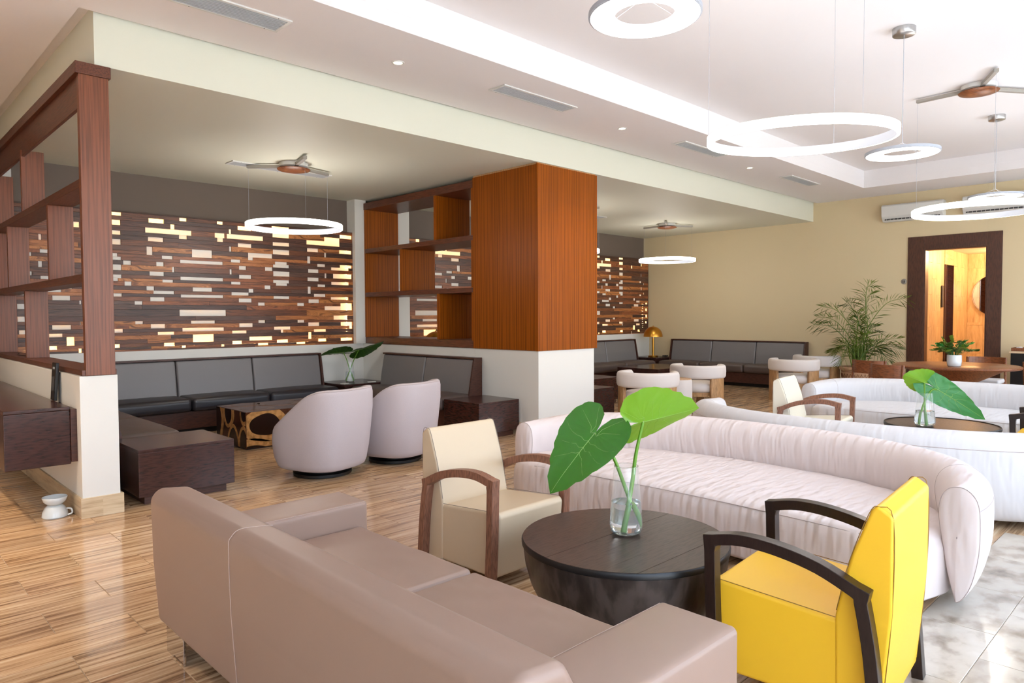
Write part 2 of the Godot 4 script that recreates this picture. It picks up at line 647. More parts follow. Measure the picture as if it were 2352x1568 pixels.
	M.folds_white = mat(c3(0.81, 0.80, 0.80), 0.9, soft.merged({"heightmap_enabled": true, "heightmap_texture": crease, "heightmap_scale": 1.2, "uv1_triplanar": true, "uv1_scale": Vector3(2.6, 0.5, 0.7)}))
	M.stitch = mat(c3(0.70, 0.645, 0.63), 0.9)
	# metal, glass, plastic
	M.steel = mat(c3(0.72, 0.72, 0.72), 0.32, {"metallic": 1.0})
	M.chrome = mat(c3(0.85, 0.85, 0.86), 0.08, {"metallic": 1.0})
	M.brass = mat(c3(0.80, 0.58, 0.24), 0.28, {"metallic": 1.0})
	M.bronze = mat(c3(0.62, 0.60, 0.57), 0.45, {"metallic": 0.4})
	M.black = mat(c3(0.035, 0.035, 0.04), 0.4)
	M.plastic = mat(c3(0.86, 0.86, 0.84), 0.35)
	M.grille = mat(c3(0.70, 0.71, 0.71), 0.5)
	M.grille_dark = mat(c3(0.26, 0.26, 0.26), 0.7)
	M.ring_metal = mat(c3(0.66, 0.68, 0.72), 0.5)
	M.glass = mat(Color(0.95, 1.0, 0.98, 0.03), 0.02, {"refraction_enabled": true, "refraction_scale": 0.05, "transparency": BaseMaterial3D.TRANSPARENCY_ALPHA})
	M.water = mat(Color(0.97, 1.0, 1.0, 0.02), 0.0, {"refraction_enabled": true, "refraction_scale": 0.033, "transparency": BaseMaterial3D.TRANSPARENCY_ALPHA})
	M.vase = mat(Color(0.95, 1.0, 1.0, 0.09), 0.03, {"transparency": BaseMaterial3D.TRANSPARENCY_ALPHA, "metallic_specular": 0.6})
	M.pane = mat(Color(0.9, 0.95, 0.95, 0.03), 0.02, {"transparency": BaseMaterial3D.TRANSPARENCY_ALPHA})
	M.mirror = mat(c3(0.93, 0.93, 0.93), 0.02, {"metallic": 1.0})
	M.ceramic = mat(c3(0.84, 0.86, 0.86), 0.12, {"clearcoat_enabled": true, "clearcoat": 0.6})
	M.terracotta = mat(c3(0.70, 0.55, 0.42), 0.7)
	M.terracotta_dark = mat(c3(0.45, 0.27, 0.17), 0.7)
	M.acrylic = mat(c3(0.95, 0.94, 0.91), 0.35, {"backlight_enabled": true, "backlight": c3(0.62, 0.60, 0.56)})
	# plants
	M.leaf_bright = mat(c3(0.36, 0.58, 0.14), 0.38, {"backlight_enabled": true, "backlight": c3(0.52, 0.62, 0.20)})
	M.leaf_deep = mat(c3(0.11, 0.37, 0.06), 0.24, {"backlight_enabled": true, "backlight": c3(0.30, 0.45, 0.10)})
	M.leaf_jade = mat(c3(0.14, 0.46, 0.20), 0.4, {"backlight_enabled": true, "backlight": c3(0.25, 0.45, 0.15)})
	M.leaf_dark = mat(c3(0.09, 0.27, 0.07), 0.35, {"backlight_enabled": true, "backlight": c3(0.2, 0.3, 0.08)})
	M.vein = mat(c3(0.52, 0.68, 0.30), 0.5)
	M.stalk = mat(c3(0.38, 0.58, 0.12), 0.4)
	M.palm = mat(c3(0.25, 0.38, 0.12), 0.5, {"backlight_enabled": true, "backlight": c3(0.25, 0.32, 0.08)})
	M.palm_light = mat(c3(0.38, 0.48, 0.16), 0.5, {"backlight_enabled": true, "backlight": c3(0.35, 0.4, 0.1)})
	M.soil = mat(c3(0.14, 0.10, 0.07), 0.95)
	# what gives light
	M.led = glow(c3(1.0, 0.975, 0.94), 5.0)
	M.led_cool = glow(c3(1.0, 0.975, 0.94), 6.0)
	M.led_strip = glow(c3(1.0, 0.76, 0.42), 260.0)
	M.bulb = glow(c3(1.0, 0.90, 0.76), 8.0)
	M.bulb_warm = glow(c3(1.0, 0.78, 0.50), 6.0)


# ------------------------------------------------------------------ the room

const TOP := 3.5875     # ceiling
const SOFFIT := 3.24    # underside of the bays
const BACK := -9.65     # plane of the feature wall
const FAR := 13.72      # plane of the wall with the door
const FRONT := 1.0      # plane of the windows
const LEFT := -3.4
const BEAM := -5.69     # front of the bulkhead


func shell() -> void:
	block("wall_back", Vector3(LEFT, 0, BACK - 0.2), Vector3(FAR, 4.05, BACK), M.taupe, "taupe painted wall above the wooden light panels")
	block("wall_dado_left_bay", Vector3(1.49, 0, BACK), Vector3(5.97, 1.02, -9.49), M.white, "white dado under the wooden panel of the near bay")
	block("wall_dado_far_bay", Vector3(6.59, 0, BACK), Vector3(FAR, 1.02, -9.49), M.white, "white dado under the wooden panel of the far bay")
	var lw := Node3D.new()
	lw.name = "wall_left"
	add_child(lw)
	lw.set_meta("kind", "structure")
	lw.set_meta("label", "white wall left of the camera")
	bar(lw, "wall_panel", Vector3(LEFT - 0.2, 0, BACK - 0.2), Vector3(LEFT, 4.05, FRONT + 0.2), M.white, 0.001)
	block("floor_side_terrace", Vector3(LEFT - 6, -0.12, BACK - 1), Vector3(LEFT - 0.2, -0.03, FRONT + 7), M.terrace)
	# far wall with the doorway
	var o := Node3D.new()
	o.name = "wall_far"
	add_child(o)
	o.set_meta("kind", "structure")
	o.set_meta("label", "cream wall with the door frame and air conditioners")
	for s in [["wall_panel", Vector3(FAR, 0, BACK - 0.2), Vector3(FAR + 0.15, 4.05, -3.75)], ["wall_panel", Vector3(FAR, 2.565, -3.75), Vector3(FAR + 0.15, 4.05, -2.82)], ["wall_panel", Vector3(FAR, 0, -2.82), Vector3(FAR + 0.15, 4.05, FRONT + 0.2)]]:
		bar(o, s[0], s[1], s[2], M.cream, 0.001)
	# ceilings: a border round a raised tray, and the low bulkhead over the bays, a slot along its edge
	var c := Node3D.new()
	c.name = "ceiling"
	add_child(c)
	c.set_meta("kind", "structure")
	c.set_meta("label", "white ceiling with a raised tray over the lounge")
	var T := TOP + 0.12
	var tray_lo := Vector3(-1.3, 0, -4.40)
	var tray_hi := Vector3(12.66, 0, 0.3)
	for s in [[LEFT, FAR, -5.62, tray_lo.z], [tray_hi.x, FAR, tray_lo.z, tray_hi.z], [LEFT, tray_lo.x, tray_lo.z, tray_hi.z], [LEFT, FAR, tray_hi.z, FRONT + 0.2], [LEFT, 1.285, BACK, -5.62]]:
		bar(c, "border", Vector3(s[0], TOP, s[2]), Vector3(s[1], T, s[3]), M.ceiling, 0.001)
	bar(c, "slot_lid", Vector3(1.2, TOP + 0.07, BACK), Vector3(FAR, T, -5.6), M.ceiling, 0.001)
	var R := 3.88
	bar(c, "tray", Vector3(tray_lo.x - 0.1, R, tray_lo.z - 0.1), Vector3(tray_hi.x + 0.1, R + 0.1, tray_hi.z + 0.1), M.ceiling, 0.001)
	bar(c, "tray_side", Vector3(tray_lo.x - 0.1, T, tray_lo.z - 0.1), Vector3(tray_hi.x + 0.1, R, tray_lo.z), M.ceiling, 0.001)
	bar(c, "tray_side", Vector3(tray_lo.x - 0.1, T, tray_hi.z), Vector3(tray_hi.x + 0.1, R, tray_hi.z + 0.1), M.ceiling, 0.001)
	bar(c, "tray_side", Vector3(tray_hi.x, T, tray_lo.z), Vector3(tray_hi.x + 0.1, R, tray_hi.z), M.ceiling, 0.001)
	bar(c, "tray_side", Vector3(tray_lo.x - 0.1, T, tray_lo.z), Vector3(tray_lo.x, R, tray_hi.z), M.ceiling, 0.001)
	block("ceiling_bulkhead", Vector3(1.39, SOFFIT, BACK), Vector3(FAR, TOP + 0.08, BEAM), M.beam, "pale lowered bulkhead over the two seating bays")
	block("ceiling_sun_block", Vector3(LEFT - 0.4, 4.05, BACK - 0.4), Vector3(17.6, 4.2, FRONT + 0.4), M.white)  # unseen slab added to keep the sun from leaking in from above
	# windows behind and to the right of the camera
	var w := Node3D.new()
	w.name = "wall_front"
	add_child(w)
	w.set_meta("kind", "structure")
	w.set_meta("label", "white wall of tall glass doors to the terrace")
	bar(w, "lintel", Vector3(LEFT - 0.2, 3.15, FRONT), Vector3(FAR + 0.15, 4.05, FRONT + 0.2), M.white)
	bar(w, "sill", Vector3(LEFT - 0.2, -0.05, FRONT), Vector3(FAR + 0.15, 0.05, FRONT + 0.2), M.white)
	var posts := [LEFT, -0.2, 3.0, 6.2, 9.4, 12.6]
	for k in posts.size():
		bar(w, "pier", Vector3(posts[k] - 0.2, 0.05, FRONT), Vector3(posts[k] + 0.2, 3.15, FRONT + 0.2), M.white)
	bar(w, "pier", Vector3(FAR - 0.2, 0.05, FRONT), Vector3(FAR + 0.15, 3.15, FRONT + 0.2), M.white)
	for k in posts.size() - 1:
		var win := Node3D.new()
		win.name = "window_%d" % (k + 1)
		add_child(win)
		win.set_meta("kind", "structure")
		var a: float = posts[k] + 0.2
		var b: float = posts[k + 1] - 0.2
		for x in [a, (a + b) / 2 - 0.025, b - 0.05]:
			bar(win, "stile", Vector3(x, 0.05, FRONT + 0.06), Vector3(x + 0.05, 3.15, FRONT + 0.12), M.steel)
		for x in [a + 0.05, (a + b) / 2 + 0.025]:
			bar(win, "pane", Vector3(x, 0.05, FRONT + 0.085), Vector3(x + (b - a) / 2 - 0.075, 3.15, FRONT + 0.091), M.pane, 0.0005)
	block("floor_terrace", Vector3(LEFT - 0.2, -0.12, FRONT + 0.2), Vector3(FAR + 3, -0.03, FRONT + 9), M.terrace)


# ------------------------------------------------------------------ the stone floor

func floor_tiles() -> void:
	var bed := block("floor", Vector3(LEFT - 0.2, -0.12, BACK - 0.2), Vector3(17.5, -0.0035, FRONT + 0.2), M.grout, "polished travertine floor of long veined tiles")
	bed.position = bed.position
	var spots := []
	for row in range(-2, 34):
		var z1 := 0.2 - 0.3 * row + 0.3
		for col in range(-7, 30):
			var x0 := 0.388 + 0.6 * col + (0.3 if row % 2 == 0 else 0.0)
			var p := Vector3(x0 + 0.3, 0, z1 - 0.15)
			if p.z > FRONT or p.x < LEFT or p.x > FAR or p.z < BACK + 0.1:
				continue
			# how large the tile is in view, from the place it stands in
			var d := Vector2(p.x, p.z)
			var fwd := d.dot(Vector2(0.697, -0.717))
			var side := d.dot(Vector2(0.717, 0.697))
			var seen := fwd > 1.0 and absf(side) < fwd * 0.76 + 0.3 and fwd > 2.3
			# tiles under the large furniture are not seen
			if p.x > 1.0 and p.x < 1.8 and p.z > -3.1 and p.z < -1.1:
				seen = false
			if p.x > 3.7 and p.x < 5.0 and p.z > -3.5 and p.z < -1.0 or p.x > 5.5 and p.x < 6.6 and p.z > -3.4 and p.z < -0.6:
				seen = false
			spots.append([fwd if seen else fwd + 100.0 if fwd > 0 else 300.0 - fwd, p])
	spots.sort_custom(func(a, b): return a[0] < b[0])
	var turned := Basis(Vector3.RIGHT, -PI / 2)
	var rest := Shape.new()
	var size := Vector3(0.5975, 0.2975, 0.012)
	var tile := board(size, 0.0012)
	for k in spots.size():
		var p: Vector3 = spots[k][1]
		p.y = -0.006
		if k < 300:
			part(bed, "tile", tile, M.stone_grey[rng.randi() % 6] if p.z > -1.0 else M.stone[rng.randi() % 16], p - bed.position, Vector3(-90, 0, 0))
		else:
			var e := k
			if not rests.has(e % 4):
				rests[e % 4] = Shape.new()
			board_into(rests[e % 4], p, size, 0.0012, turned)
	for e in rests:
		var o := part(bed, "tile_field", rests[e].mesh(), M.stone_far[e], -bed.position)
		o.set_meta("kind", "stuff")


var rests := {}


# ------------------------------------------------------------------ wall of planks and lit tiles

const ROWS := [0, 24, 55, 91, 130, 160, 192, 232, 269, 293, 317, 342, 373, 414, 445, 471, 493, 524, 555, 580, 603, 635, 661, 696, 745, 781, 804, 836, 863, 887, 915, 946, 970, 987, 1000]
const LIT := [242, 257, 0, 1, 325, 334, 0, 1, 373, 381, 0, 1, 450, 476, 0, 1, 288, 306, 1, 2, 401, 420, 1, 2, 558, 579, 1, 2, 170, 175, 2, 3, 242, 256, 2, 3, 314, 319, 2, 3, 389, 392, 2, 3, 451, 476, 2, 3, 532, 558, 2, 4, 206, 212, 3, 4, 284, 325, 3, 4, 325, 340, 3, 4, 370, 383, 3, 4, 386, 437, 3, 4, 503, 532, 3, 4, 242, 256, 4, 5, 324, 334, 4, 5, 373, 381, 4, 5, 451, 476, 4, 5, 287, 305, 5, 6, 401, 420, 5, 6, 504, 522, 5, 6, 557, 578, 5, 6, 171, 174, 6, 7, 242, 256, 6, 7, 389, 392, 6, 7, 451, 476, 6, 7, 532, 535, 6, 7, 285, 292, 7, 9, 340, 366, 7, 9, 415, 450, 7, 8, 504, 509, 7, 9, 415, 422, 8, 9, 172, 180, 9, 10, 242, 252, 9, 10, 303, 316, 9, 10, 391, 404, 9, 10, 454, 472, 9, 10, 520, 533, 9, 10, 558, 578, 9, 10, 161, 164, 10, 11, 242, 256, 10, 11, 325, 380, 10, 11, 451, 475, 10, 11, 543, 573, 10, 11, 258, 267, 11, 12, 296, 305, 11, 12, 402, 412, 11, 12, 439, 450, 11, 12, 505, 522, 11, 12, 170, 174, 12, 13, 242, 256, 12, 13, 315, 318, 12, 13, 389, 392, 12, 13, 451, 476, 12, 13, 532, 535, 12, 13, 546, 578, 12, 13, 288, 305, 13, 14, 402, 419, 13, 14, 504, 522, 13, 14, 161, 164, 14, 15, 242, 256, 14, 15, 325, 380, 14, 15, 451, 475, 14, 15, 543, 573, 14, 15, 172, 180, 15, 16, 242, 252, 15, 16, 303, 316, 15, 16, 391, 404, 15, 16, 455, 472, 15, 16, 520, 533, 15, 16, 259, 267, 16, 17, 438, 447, 16, 17, 504, 509, 16, 18, 196, 203, 17, 18, 284, 293, 17, 18, 340, 365, 17, 18, 415, 422, 17, 18, 178, 192, 18, 19, 292, 317, 18, 19, 391, 415, 18, 19, 514, 533, 18, 19, 148, 156, 19, 20, 242, 256, 19, 20, 325, 380, 19, 20, 451, 475, 19, 20, 542, 572, 19, 20, 183, 201, 20, 21, 288, 305, 20, 21, 401, 419, 20, 21, 505, 522, 20, 21, 210, 212, 21, 22, 270, 279, 21, 22, 428, 438, 21, 22, 487, 498, 21, 22, 558, 578, 21, 23, 149, 156, 22, 23, 531, 558, 22, 23, 323, 383, 23, 24, 149, 156, 24, 25, 546, 570, 24, 25, 210, 211, 25, 26, 270, 279, 25, 26, 337, 368, 25, 26, 428, 438, 25, 26, 487, 498, 25, 26, 182, 201, 26, 27, 288, 305, 26, 27, 401, 420, 26, 27, 504, 522, 26, 27, 558, 578, 26, 27, 150, 156, 27, 28, 242, 256, 27, 28, 326, 380, 27, 28, 451, 476, 27, 28, 573, 578, 27, 28, 178, 192, 28, 29, 242, 246, 28, 29, 296, 316, 28, 29, 391, 411, 28, 29, 461, 465, 28, 29, 513, 533, 28, 29, 196, 204, 29, 31, 339, 366, 29, 31, 504, 509, 29, 31, 415, 448, 30, 31, 178, 186, 31, 32, 242, 252, 31, 32, 303, 316, 31, 32, 391, 404, 31, 32, 455, 472, 31, 32, 520, 533, 31, 32, 558, 578, 31, 32, 208, 211, 32, 34, 325, 330, 32, 33, 376, 380, 32, 33, 427, 442, 32, 33, 485, 499, 32, 33]


func feature_wall() -> void:
	panel(1.48, 5.80, false, 0.0, [[1.48, 5.80]], "feature_panel", "wall panel of stacked wooden planks with glowing tiles behind the grey banquette")
	panel(6.83, 13.68, true, 0.0, [[6.83, 8.5], [11.6, 13.68]], "feature_panel", "wall panel of wooden planks with glowing tiles behind the brass lamp")


func panel(x0: float, x1: float, mirrored: bool, _s: float, shown: Array, called: String, label: String) -> void:
	var top := 2.725
	var tall := 1.705
	var p := thing(called, label, "wall panel", Vector3((x0 + x1) / 2, 1.02, -9.5))
	var mid := p.position
	# what lights the tiles from behind: strips of warm light along the edges of the box
	var warm := [Vector3((x0 + x1) / 2, top - 0.05, -9.61), Vector3((x0 + x1) / 2, 1.075, -9.61)]
	for q in warm:
		var o := part(p, "light_strip", rb(Vector3(x1 - x0 - 0.1, 0.012, 0.012), 0.002, 1), M.led_strip, q - mid)
		o.set_meta("label", "warm light strip behind the planks")
	part(p, "light_strip", rb(Vector3(0.012, tall - 0.1, 0.012), 0.002, 1), M.led_strip, Vector3(x1 - 0.05, top - tall / 2, -9.61) - mid)
	bar(p, "reflector", Vector3(x0, 1.025, BACK + 0.022) - mid, Vector3(x1, top, BACK + 0.027) - mid, M.ceiling)  # white backing added to spread the strip light to the middle tiles
	bar(p, "edge_board", Vector3(x0 - 0.012, 1.02, BACK + 0.022) - mid, Vector3(x0, top, -9.497) - mid, M.bench_wood)
	bar(p, "edge_board", Vector3(x1, 1.02, BACK + 0.022) - mid, Vector3(x1 + 0.012, top, -9.497) - mid, M.bench_wood)
	bar(p, "edge_board", Vector3(x0, 1.0205, BACK + 0.022) - mid, Vector3(x1, 1.03, -9.5185) - mid, M.bench_wood)
	bar(p, "edge_board", Vector3(x1 - 0.012, 1.03, BACK + 0.022) - mid, Vector3(x1, top, -9.5185) - mid, M.bench_wood)
	bar(p, "edge_board", Vector3(x0, top, BACK + 0.022) - mid, Vector3(x1, top + 0.012, -9.497) - mid, M.bench_wood)
	# the lit tiles of this panel, repeated every 4.32 m
	var lit := []
	for t in LIT.size() / 4:
		var a: float = LIT[t * 4] / 100.0
		var b: float = LIT[t * 4 + 1] / 100.0
		if not mirrored:
			lit.append([maxf(a, x0), minf(b, x1), LIT[t * 4 + 2], LIT[t * 4 + 3]])
		else:
			for k in 2:
				var c := x1 - (a - 1.46) - 4.32 * k
				var d := x1 - (b - 1.46) - 4.32 * k
				if d > x0 and c < x1 + 0.01:
					lit.append([maxf(minf(c, d), x0), minf(maxf(c, d), x1), LIT[t * 4 + 2], LIT[t * 4 + 3]])
	var hidden_lit := Shape.new()
	var hidden_wood := Shape.new()
	var in_view := func(a: float, b: float) -> bool: return shown.any(func(r): return b > r[0] and a < r[1])
	for t in lit:
		var ya: float = top - ROWS[t[3]] * 0.001 * tall
		var yb: float = top - ROWS[t[2]] * 0.001 * tall
		var size := Vector3(t[1] - t[0] - 0.001, yb - ya - 0.001, 0.008)
		var at := Vector3((t[0] + t[1]) / 2, (ya + yb) / 2, -9.514) - mid
		if in_view.call(t[0], t[1]):
			part(p, "lit_tile", board(size, 0.001), M.acrylic, at)
		else:
			board_into(hidden_lit, at, size, 0.001)
	# planks fill what is left of each row
	var made := 0
	for r in 34:
		var ya: float = top - ROWS[r + 1] * 0.001 * tall
		var yb: float = top - ROWS[r] * 0.001 * tall
		var holes := []
		for t in lit:
			if t[2] <= r and t[3] > r:
				holes.append([t[0], t[1]])
		holes.sort_custom(func(a, b): return a[0] < b[0])
		var runs := []
		var at := x0
		for h in holes:
			if h[0] > at + 0.004:
				runs.append([at, h[0]])
			at = maxf(at, h[1])
		if at < x1 - 0.004:
			runs.append([at, x1])
		for run in runs:
			var a: float = run[0]
			while a < run[1] - 0.001:
				var b: float = a + rng.randf_range(0.55, 1.35)
				if run[1] - b < 0.25:
					b = run[1]
				var tone := rng.randi() % 9
				var size := Vector3(b - a - 0.0008, yb - ya - 0.0006, 0.02)
				var deep := rng.randf_range(-0.003, 0.003)
				var q := Vector3((a + b) / 2, (ya + yb) / 2, -9.508 + deep) - mid
				if in_view.call(a, b) and made < 300:
					part(p, "plank", board(size, 0.0012), M.plank[tone * 3 + rng.randi() % 3], q)
					made += 1
				else:
					board_into(hidden_wood, q, size, 0.0012)
				a = b
	for e in [["plank_field", hidden_wood, M.plank[4]], ["lit_tile_field", hidden_lit, M.acrylic]]:
		if e[1].v.size():
			part(p, e[0], e[1].mesh(), e[2]).set_meta("kind", "stuff")


# ------------------------------------------------------------------ low walls, open shelves, column

func partitions() -> void:
	# low wall of the near bay, with its open shelf
	block("wall_low_left", Vector3(1.245, 0, BACK), Vector3(1.49, 1.02, BEAM), M.white, "white low wall under the open wooden shelf on the left", 0.004)
	block("baseboard_low_left", Vector3(1.232, 0, BACK), Vector3(1.51, 0.145, BEAM + 0.015), M.skirt, "travertine skirting of the left low wall", 0.003)
	block("wall_pilaster_left", Vector3(1.30, 1.02, BACK), Vector3(1.468, SOFFIT, -9.48), M.white)
	var t := thing("open_shelf", "open dark wooden lattice shelf standing on the low wall at the left edge", "shelf", Vector3(1.37, 1.02, -7.5))
	var o := t.position
	var lo := 1.285
	var hi := 1.475
	# one slab along the bottom and the top, two shelves between, boards standing staggered
	bar(t, "base_board", Vector3(1.262, 1.022, BACK + 0.17) - o, Vector3(1.485, 1.062, BEAM + 0.0) - o, M.shelf_x)
	bar(t, "top_board", Vector3(lo - 0.02, 3.155, BACK + 0.17) - o, Vector3(hi + 0.015, SOFFIT - 0.002, BEAM + 0.018) - o, M.shelf_x)
	bar(t, "header", Vector3(lo + 0.01, 2.93, BACK + 0.17) - o, Vector3(lo + 0.035, 3.155, BEAM - 0.04) - o, M.shelf_x)
	bar(t, "shelf_board", Vector3(lo, 2.365, BACK + 0.17) - o, Vector3(hi, 2.425, BEAM - 0.045) - o, M.shelf_x)
	bar(t, "shelf_board", Vector3(lo, 1.69, BACK + 0.17) - o, Vector3(hi, 1.75, BEAM - 0.045) - o, M.shelf_x)
	bar(t, "end_board", Vector3(lo, 1.022, BEAM - 0.045) - o, Vector3(hi, 3.155, BEAM + 0.01) - o, M.shelf_y)
	for u in [[-7.82, 1.062, 1.69], [-6.78, 1.75, 2.365], [-8.63, 1.75, 2.365], [-7.83, 2.425, 2.99], [-9.40, 1.062, 1.69], [-9.40, 1.75, 2.365], [-9.40, 2.425, 2.99]]:
		bar(t, "upright", Vector3(lo + 0.004, u[1], u[0] - 0.05) - o, Vector3(hi - 0.004, u[2], u[0]) - o, M.shelf_y)
	# partition between the bays
	block("wall_low_right", Vector3(5.97, 0, BACK), Vector3(6.59, 1.02, -6.83), M.white, "white low wall under the deep wooden shelf beside the column", 0.003)
	block("baseboard_low_right", Vector3(5.957, 0, BACK), Vector3(6.60, 0.145, -6.8), M.skirt, "", 0.003)
	block("wall_pilaster_right", Vector3(5.80, 1.02, BACK), Vector3(6.0, SOFFIT, -9.42), M.white, "white pilaster beside the wooden panel")
	block("wall_pilaster_far_bay", Vector3(6.5, 1.02, BACK), Vector3(6.82, SOFFIT, -9.42), M.white)
	block("wall_column", Vector3(5.97, 0, -6.83), Vector3(7.005, 1.02, BEAM), M.white, "white base of the square column", 0.005)
	block("baseboard_column", Vector3(5.956, 0, -6.84), Vector3(7.02, 0.145, BEAM + 0.014), M.skirt, "travertine skirting of the column", 0.004)
	var k := thing("column_cladding", "square column clad in orange brown wood veneer above a white base", "column", Vector3(6.5, 1.02, -6.25))
	o = k.position
	bar(k, "veneer_panel", Vector3(5.955, 1.021, -6.845) - o, Vector3(7.05, 3.215, BEAM - 0.02) - o, M.veneer, 0.002)
	bar(k, "veneer_panel", Vector3(5.953, 1.019, BEAM - 0.02) - o, Vector3(7.052, 3.222, BEAM + 0.012) - o, M.veneer, 0.002)
	bar(k, "top_batten", Vector3(5.965, 3.215, -6.84) - o, Vector3(7.04, 3.238, BEAM - 0.005) - o, M.oak, 0.002)
	var s := thing("open_shelf", "deep open wooden shelf between the column and the white pilaster", "shelf", Vector3(6.28, 1.02, -8.1))
	o = s.position
	lo = 5.96
	hi = 6.58
	bar(s, "base_board", Vector3(lo - 0.005, 1.022, -9.40) - o, Vector3(hi + 0.01, 1.12, -6.845) - o, M.shelf_x)
	bar(s, "top_board", Vector3(lo - 0.005, 3.09, -9.42) - o, Vector3(hi, 3.19, -6.845) - o, M.shelf_x)
	bar(s, "shelf_board", Vector3(lo, 2.42, -9.40) - o, Vector3(hi, 2.485, -6.845) - o, M.shelf_x)
	bar(s, "shelf_board", Vector3(lo, 1.745, -9.40) - o, Vector3(hi, 1.81, -6.845) - o, M.shelf_x)
	bar(s, "end_board", Vector3(lo + 0.003, 1.12, -9.42) - o, Vector3(hi - 0.005, 3.09, -9.38) - o, M.veneer)
	for u in [[-7.56, 1.12, 1.745], [-8.43, 1.81, 2.42], [-7.62, 2.485, 3.09]]:
		bar(s, "upright", Vector3(lo + 0.004, u[1], u[0] - 0.05) - o, Vector3(hi - 0.005, u[2], u[0]) - o, M.veneer)
	bar(s, "end_board", Vector3(lo + 0.003, 1.12, -6.885) - o, Vector3(hi - 0.005, 3.09, -6.846) - o, M.veneer)


# ------------------------------------------------------------------ what hangs from the ceiling

func ring_band(r: float, tall: float, thick: float) -> Array:
	# [glowing outside, metal inside, glowing lip underneath]
	var out := lathe([Vector2(r - 0.006, 0), Vector2(r, 0.004), Vector2(r, tall - 0.004), Vector2(r - 0.006, tall)], 96)
	var inn := lathe([Vector2(r - 0.006, tall), Vector2(r - thick, tall), Vector2(r - thick, 0.004), Vector2(r - thick + 0.003, 0.0)], 96)
	var lip := lathe([Vector2(r - thick + 0.003, 0.0), Vector2(r - 0.006, 0.0)], 96)
	return [out, inn, lip]


func ring_lamp(label: String, mid: Vector3, r: float, roof: float, turn: float, light: float, grp: String, tilt := 0.0) -> void:
	var arms := true
	var t := thing("ring_pendant", label, "pendant lamp", mid, turn, grp)
	var b := ring_band(r, 0.062, 0.024)
	# a ring may hang a little out of level, about the line across the view
	var lean := Basis(Basis(Vector3.UP, deg_to_rad(-turn)) * Vector3(0.717, 0, 0.697), deg_to_rad(tilt))
	for e in [["glowing_band", b[0], M.led], ["inner_rim", b[1], M.ring_metal], ["glowing_lip", b[2], M.led]]:
		part(t, e[0], e[1], e[2]).basis = lean
	var up := roof - mid.y
	for k in 3:
		var a := TAU * k / 3
		var p := Vector3(cos(a), 0, sin(a)) * (r - 0.012)
		part(t, "wire", tube([lean * p + Vector3(0, 0.05, 0), p + Vector3(0, up - 0.035, 0)], 0.0012, 5), M.ring_metal)
		if arms:
			var o := part(t, "canopy_arm", rb(Vector3(r - 0.1, 0.035, 0.045), 0.004, 1), M.bronze, Vector3(cos(a), 0, sin(a)) * (r + 0.1) / 2 + Vector3(0, up - 0.036, 0), Vector3(0, -rad_to_deg(a), 0))
			o.set_meta("label", "flat grey canopy arm")
	if arms:
		part(t, "canopy", lathe([Vector2(0, 0), Vector2(0.15, 0), Vector2(0.165, 0.01), Vector2(0.165, 0.05), Vector2(0, 0.05)], 40), M.plastic, Vector3(0, up - 0.051, 0))
		part(t, "wooden_disc", lathe([Vector2(0, -0.025), Vector2(0.10, -0.022), Vector2(0.18, -0.004), Vector2(0.19, 0.006), Vector2(0.18, 0.012), Vector2(0, 0.012)], 40), M.teak, Vector3(0, up - 0.078, 0))
	if light > 0:
		lamp_point(mid + Vector3(0, -0.06, 0), c3(1.0, 0.975, 0.95), light * (0.62 if mid.z < -5 else 0.45), 0.3, "ring_pendant_glow")


func donut_lamp(label: String, mid: Vector3, roof: float, light: float) -> void:
	var t := thing("donut_pendant", label, "pendant lamp", mid, 0.0, "small ring pendants")
	part(t, "glowing_disc", lathe([Vector2(0.165, 0.0), Vector2(0.28, 0.0)], 64), M.led_cool)
	part(t, "housing", lathe([Vector2(0.28, 0.0), Vector2(0.29, 0.004), Vector2(0.29, 0.026), Vector2(0.155, 0.026), Vector2(0.155, 0.004), Vector2(0.165, 0.0)], 64), M.ring_metal)
	var up := roof - mid.y
	part(t, "canopy", lathe([Vector2(0, -0.06), Vector2(0.085, -0.06), Vector2(0.09, -0.055), Vector2(0.09, 0), Vector2(0, 0)], 36), M.steel, Vector3(0, up - 0.001, 0))
	part(t, "cable", tube([Vector3(0, 0.1, 0), Vector3(0, up - 0.06, 0)], 0.0025, 6), M.ring_metal)
	for k in 3:
		var a := TAU * k / 3 + 0.4
		part(t, "hanger_wire", tube([Vector3(cos(a) * 0.2, 0.026, sin(a) * 0.2), Vector3(0, 0.1, 0)], 0.0012, 5), M.ring_metal)
	if light > 0:
		lamp_point(mid + Vector3(0, -0.05, 0), c3(1.0, 0.975, 0.95), light * 0.42, 0.2, "donut_pendant_glow")


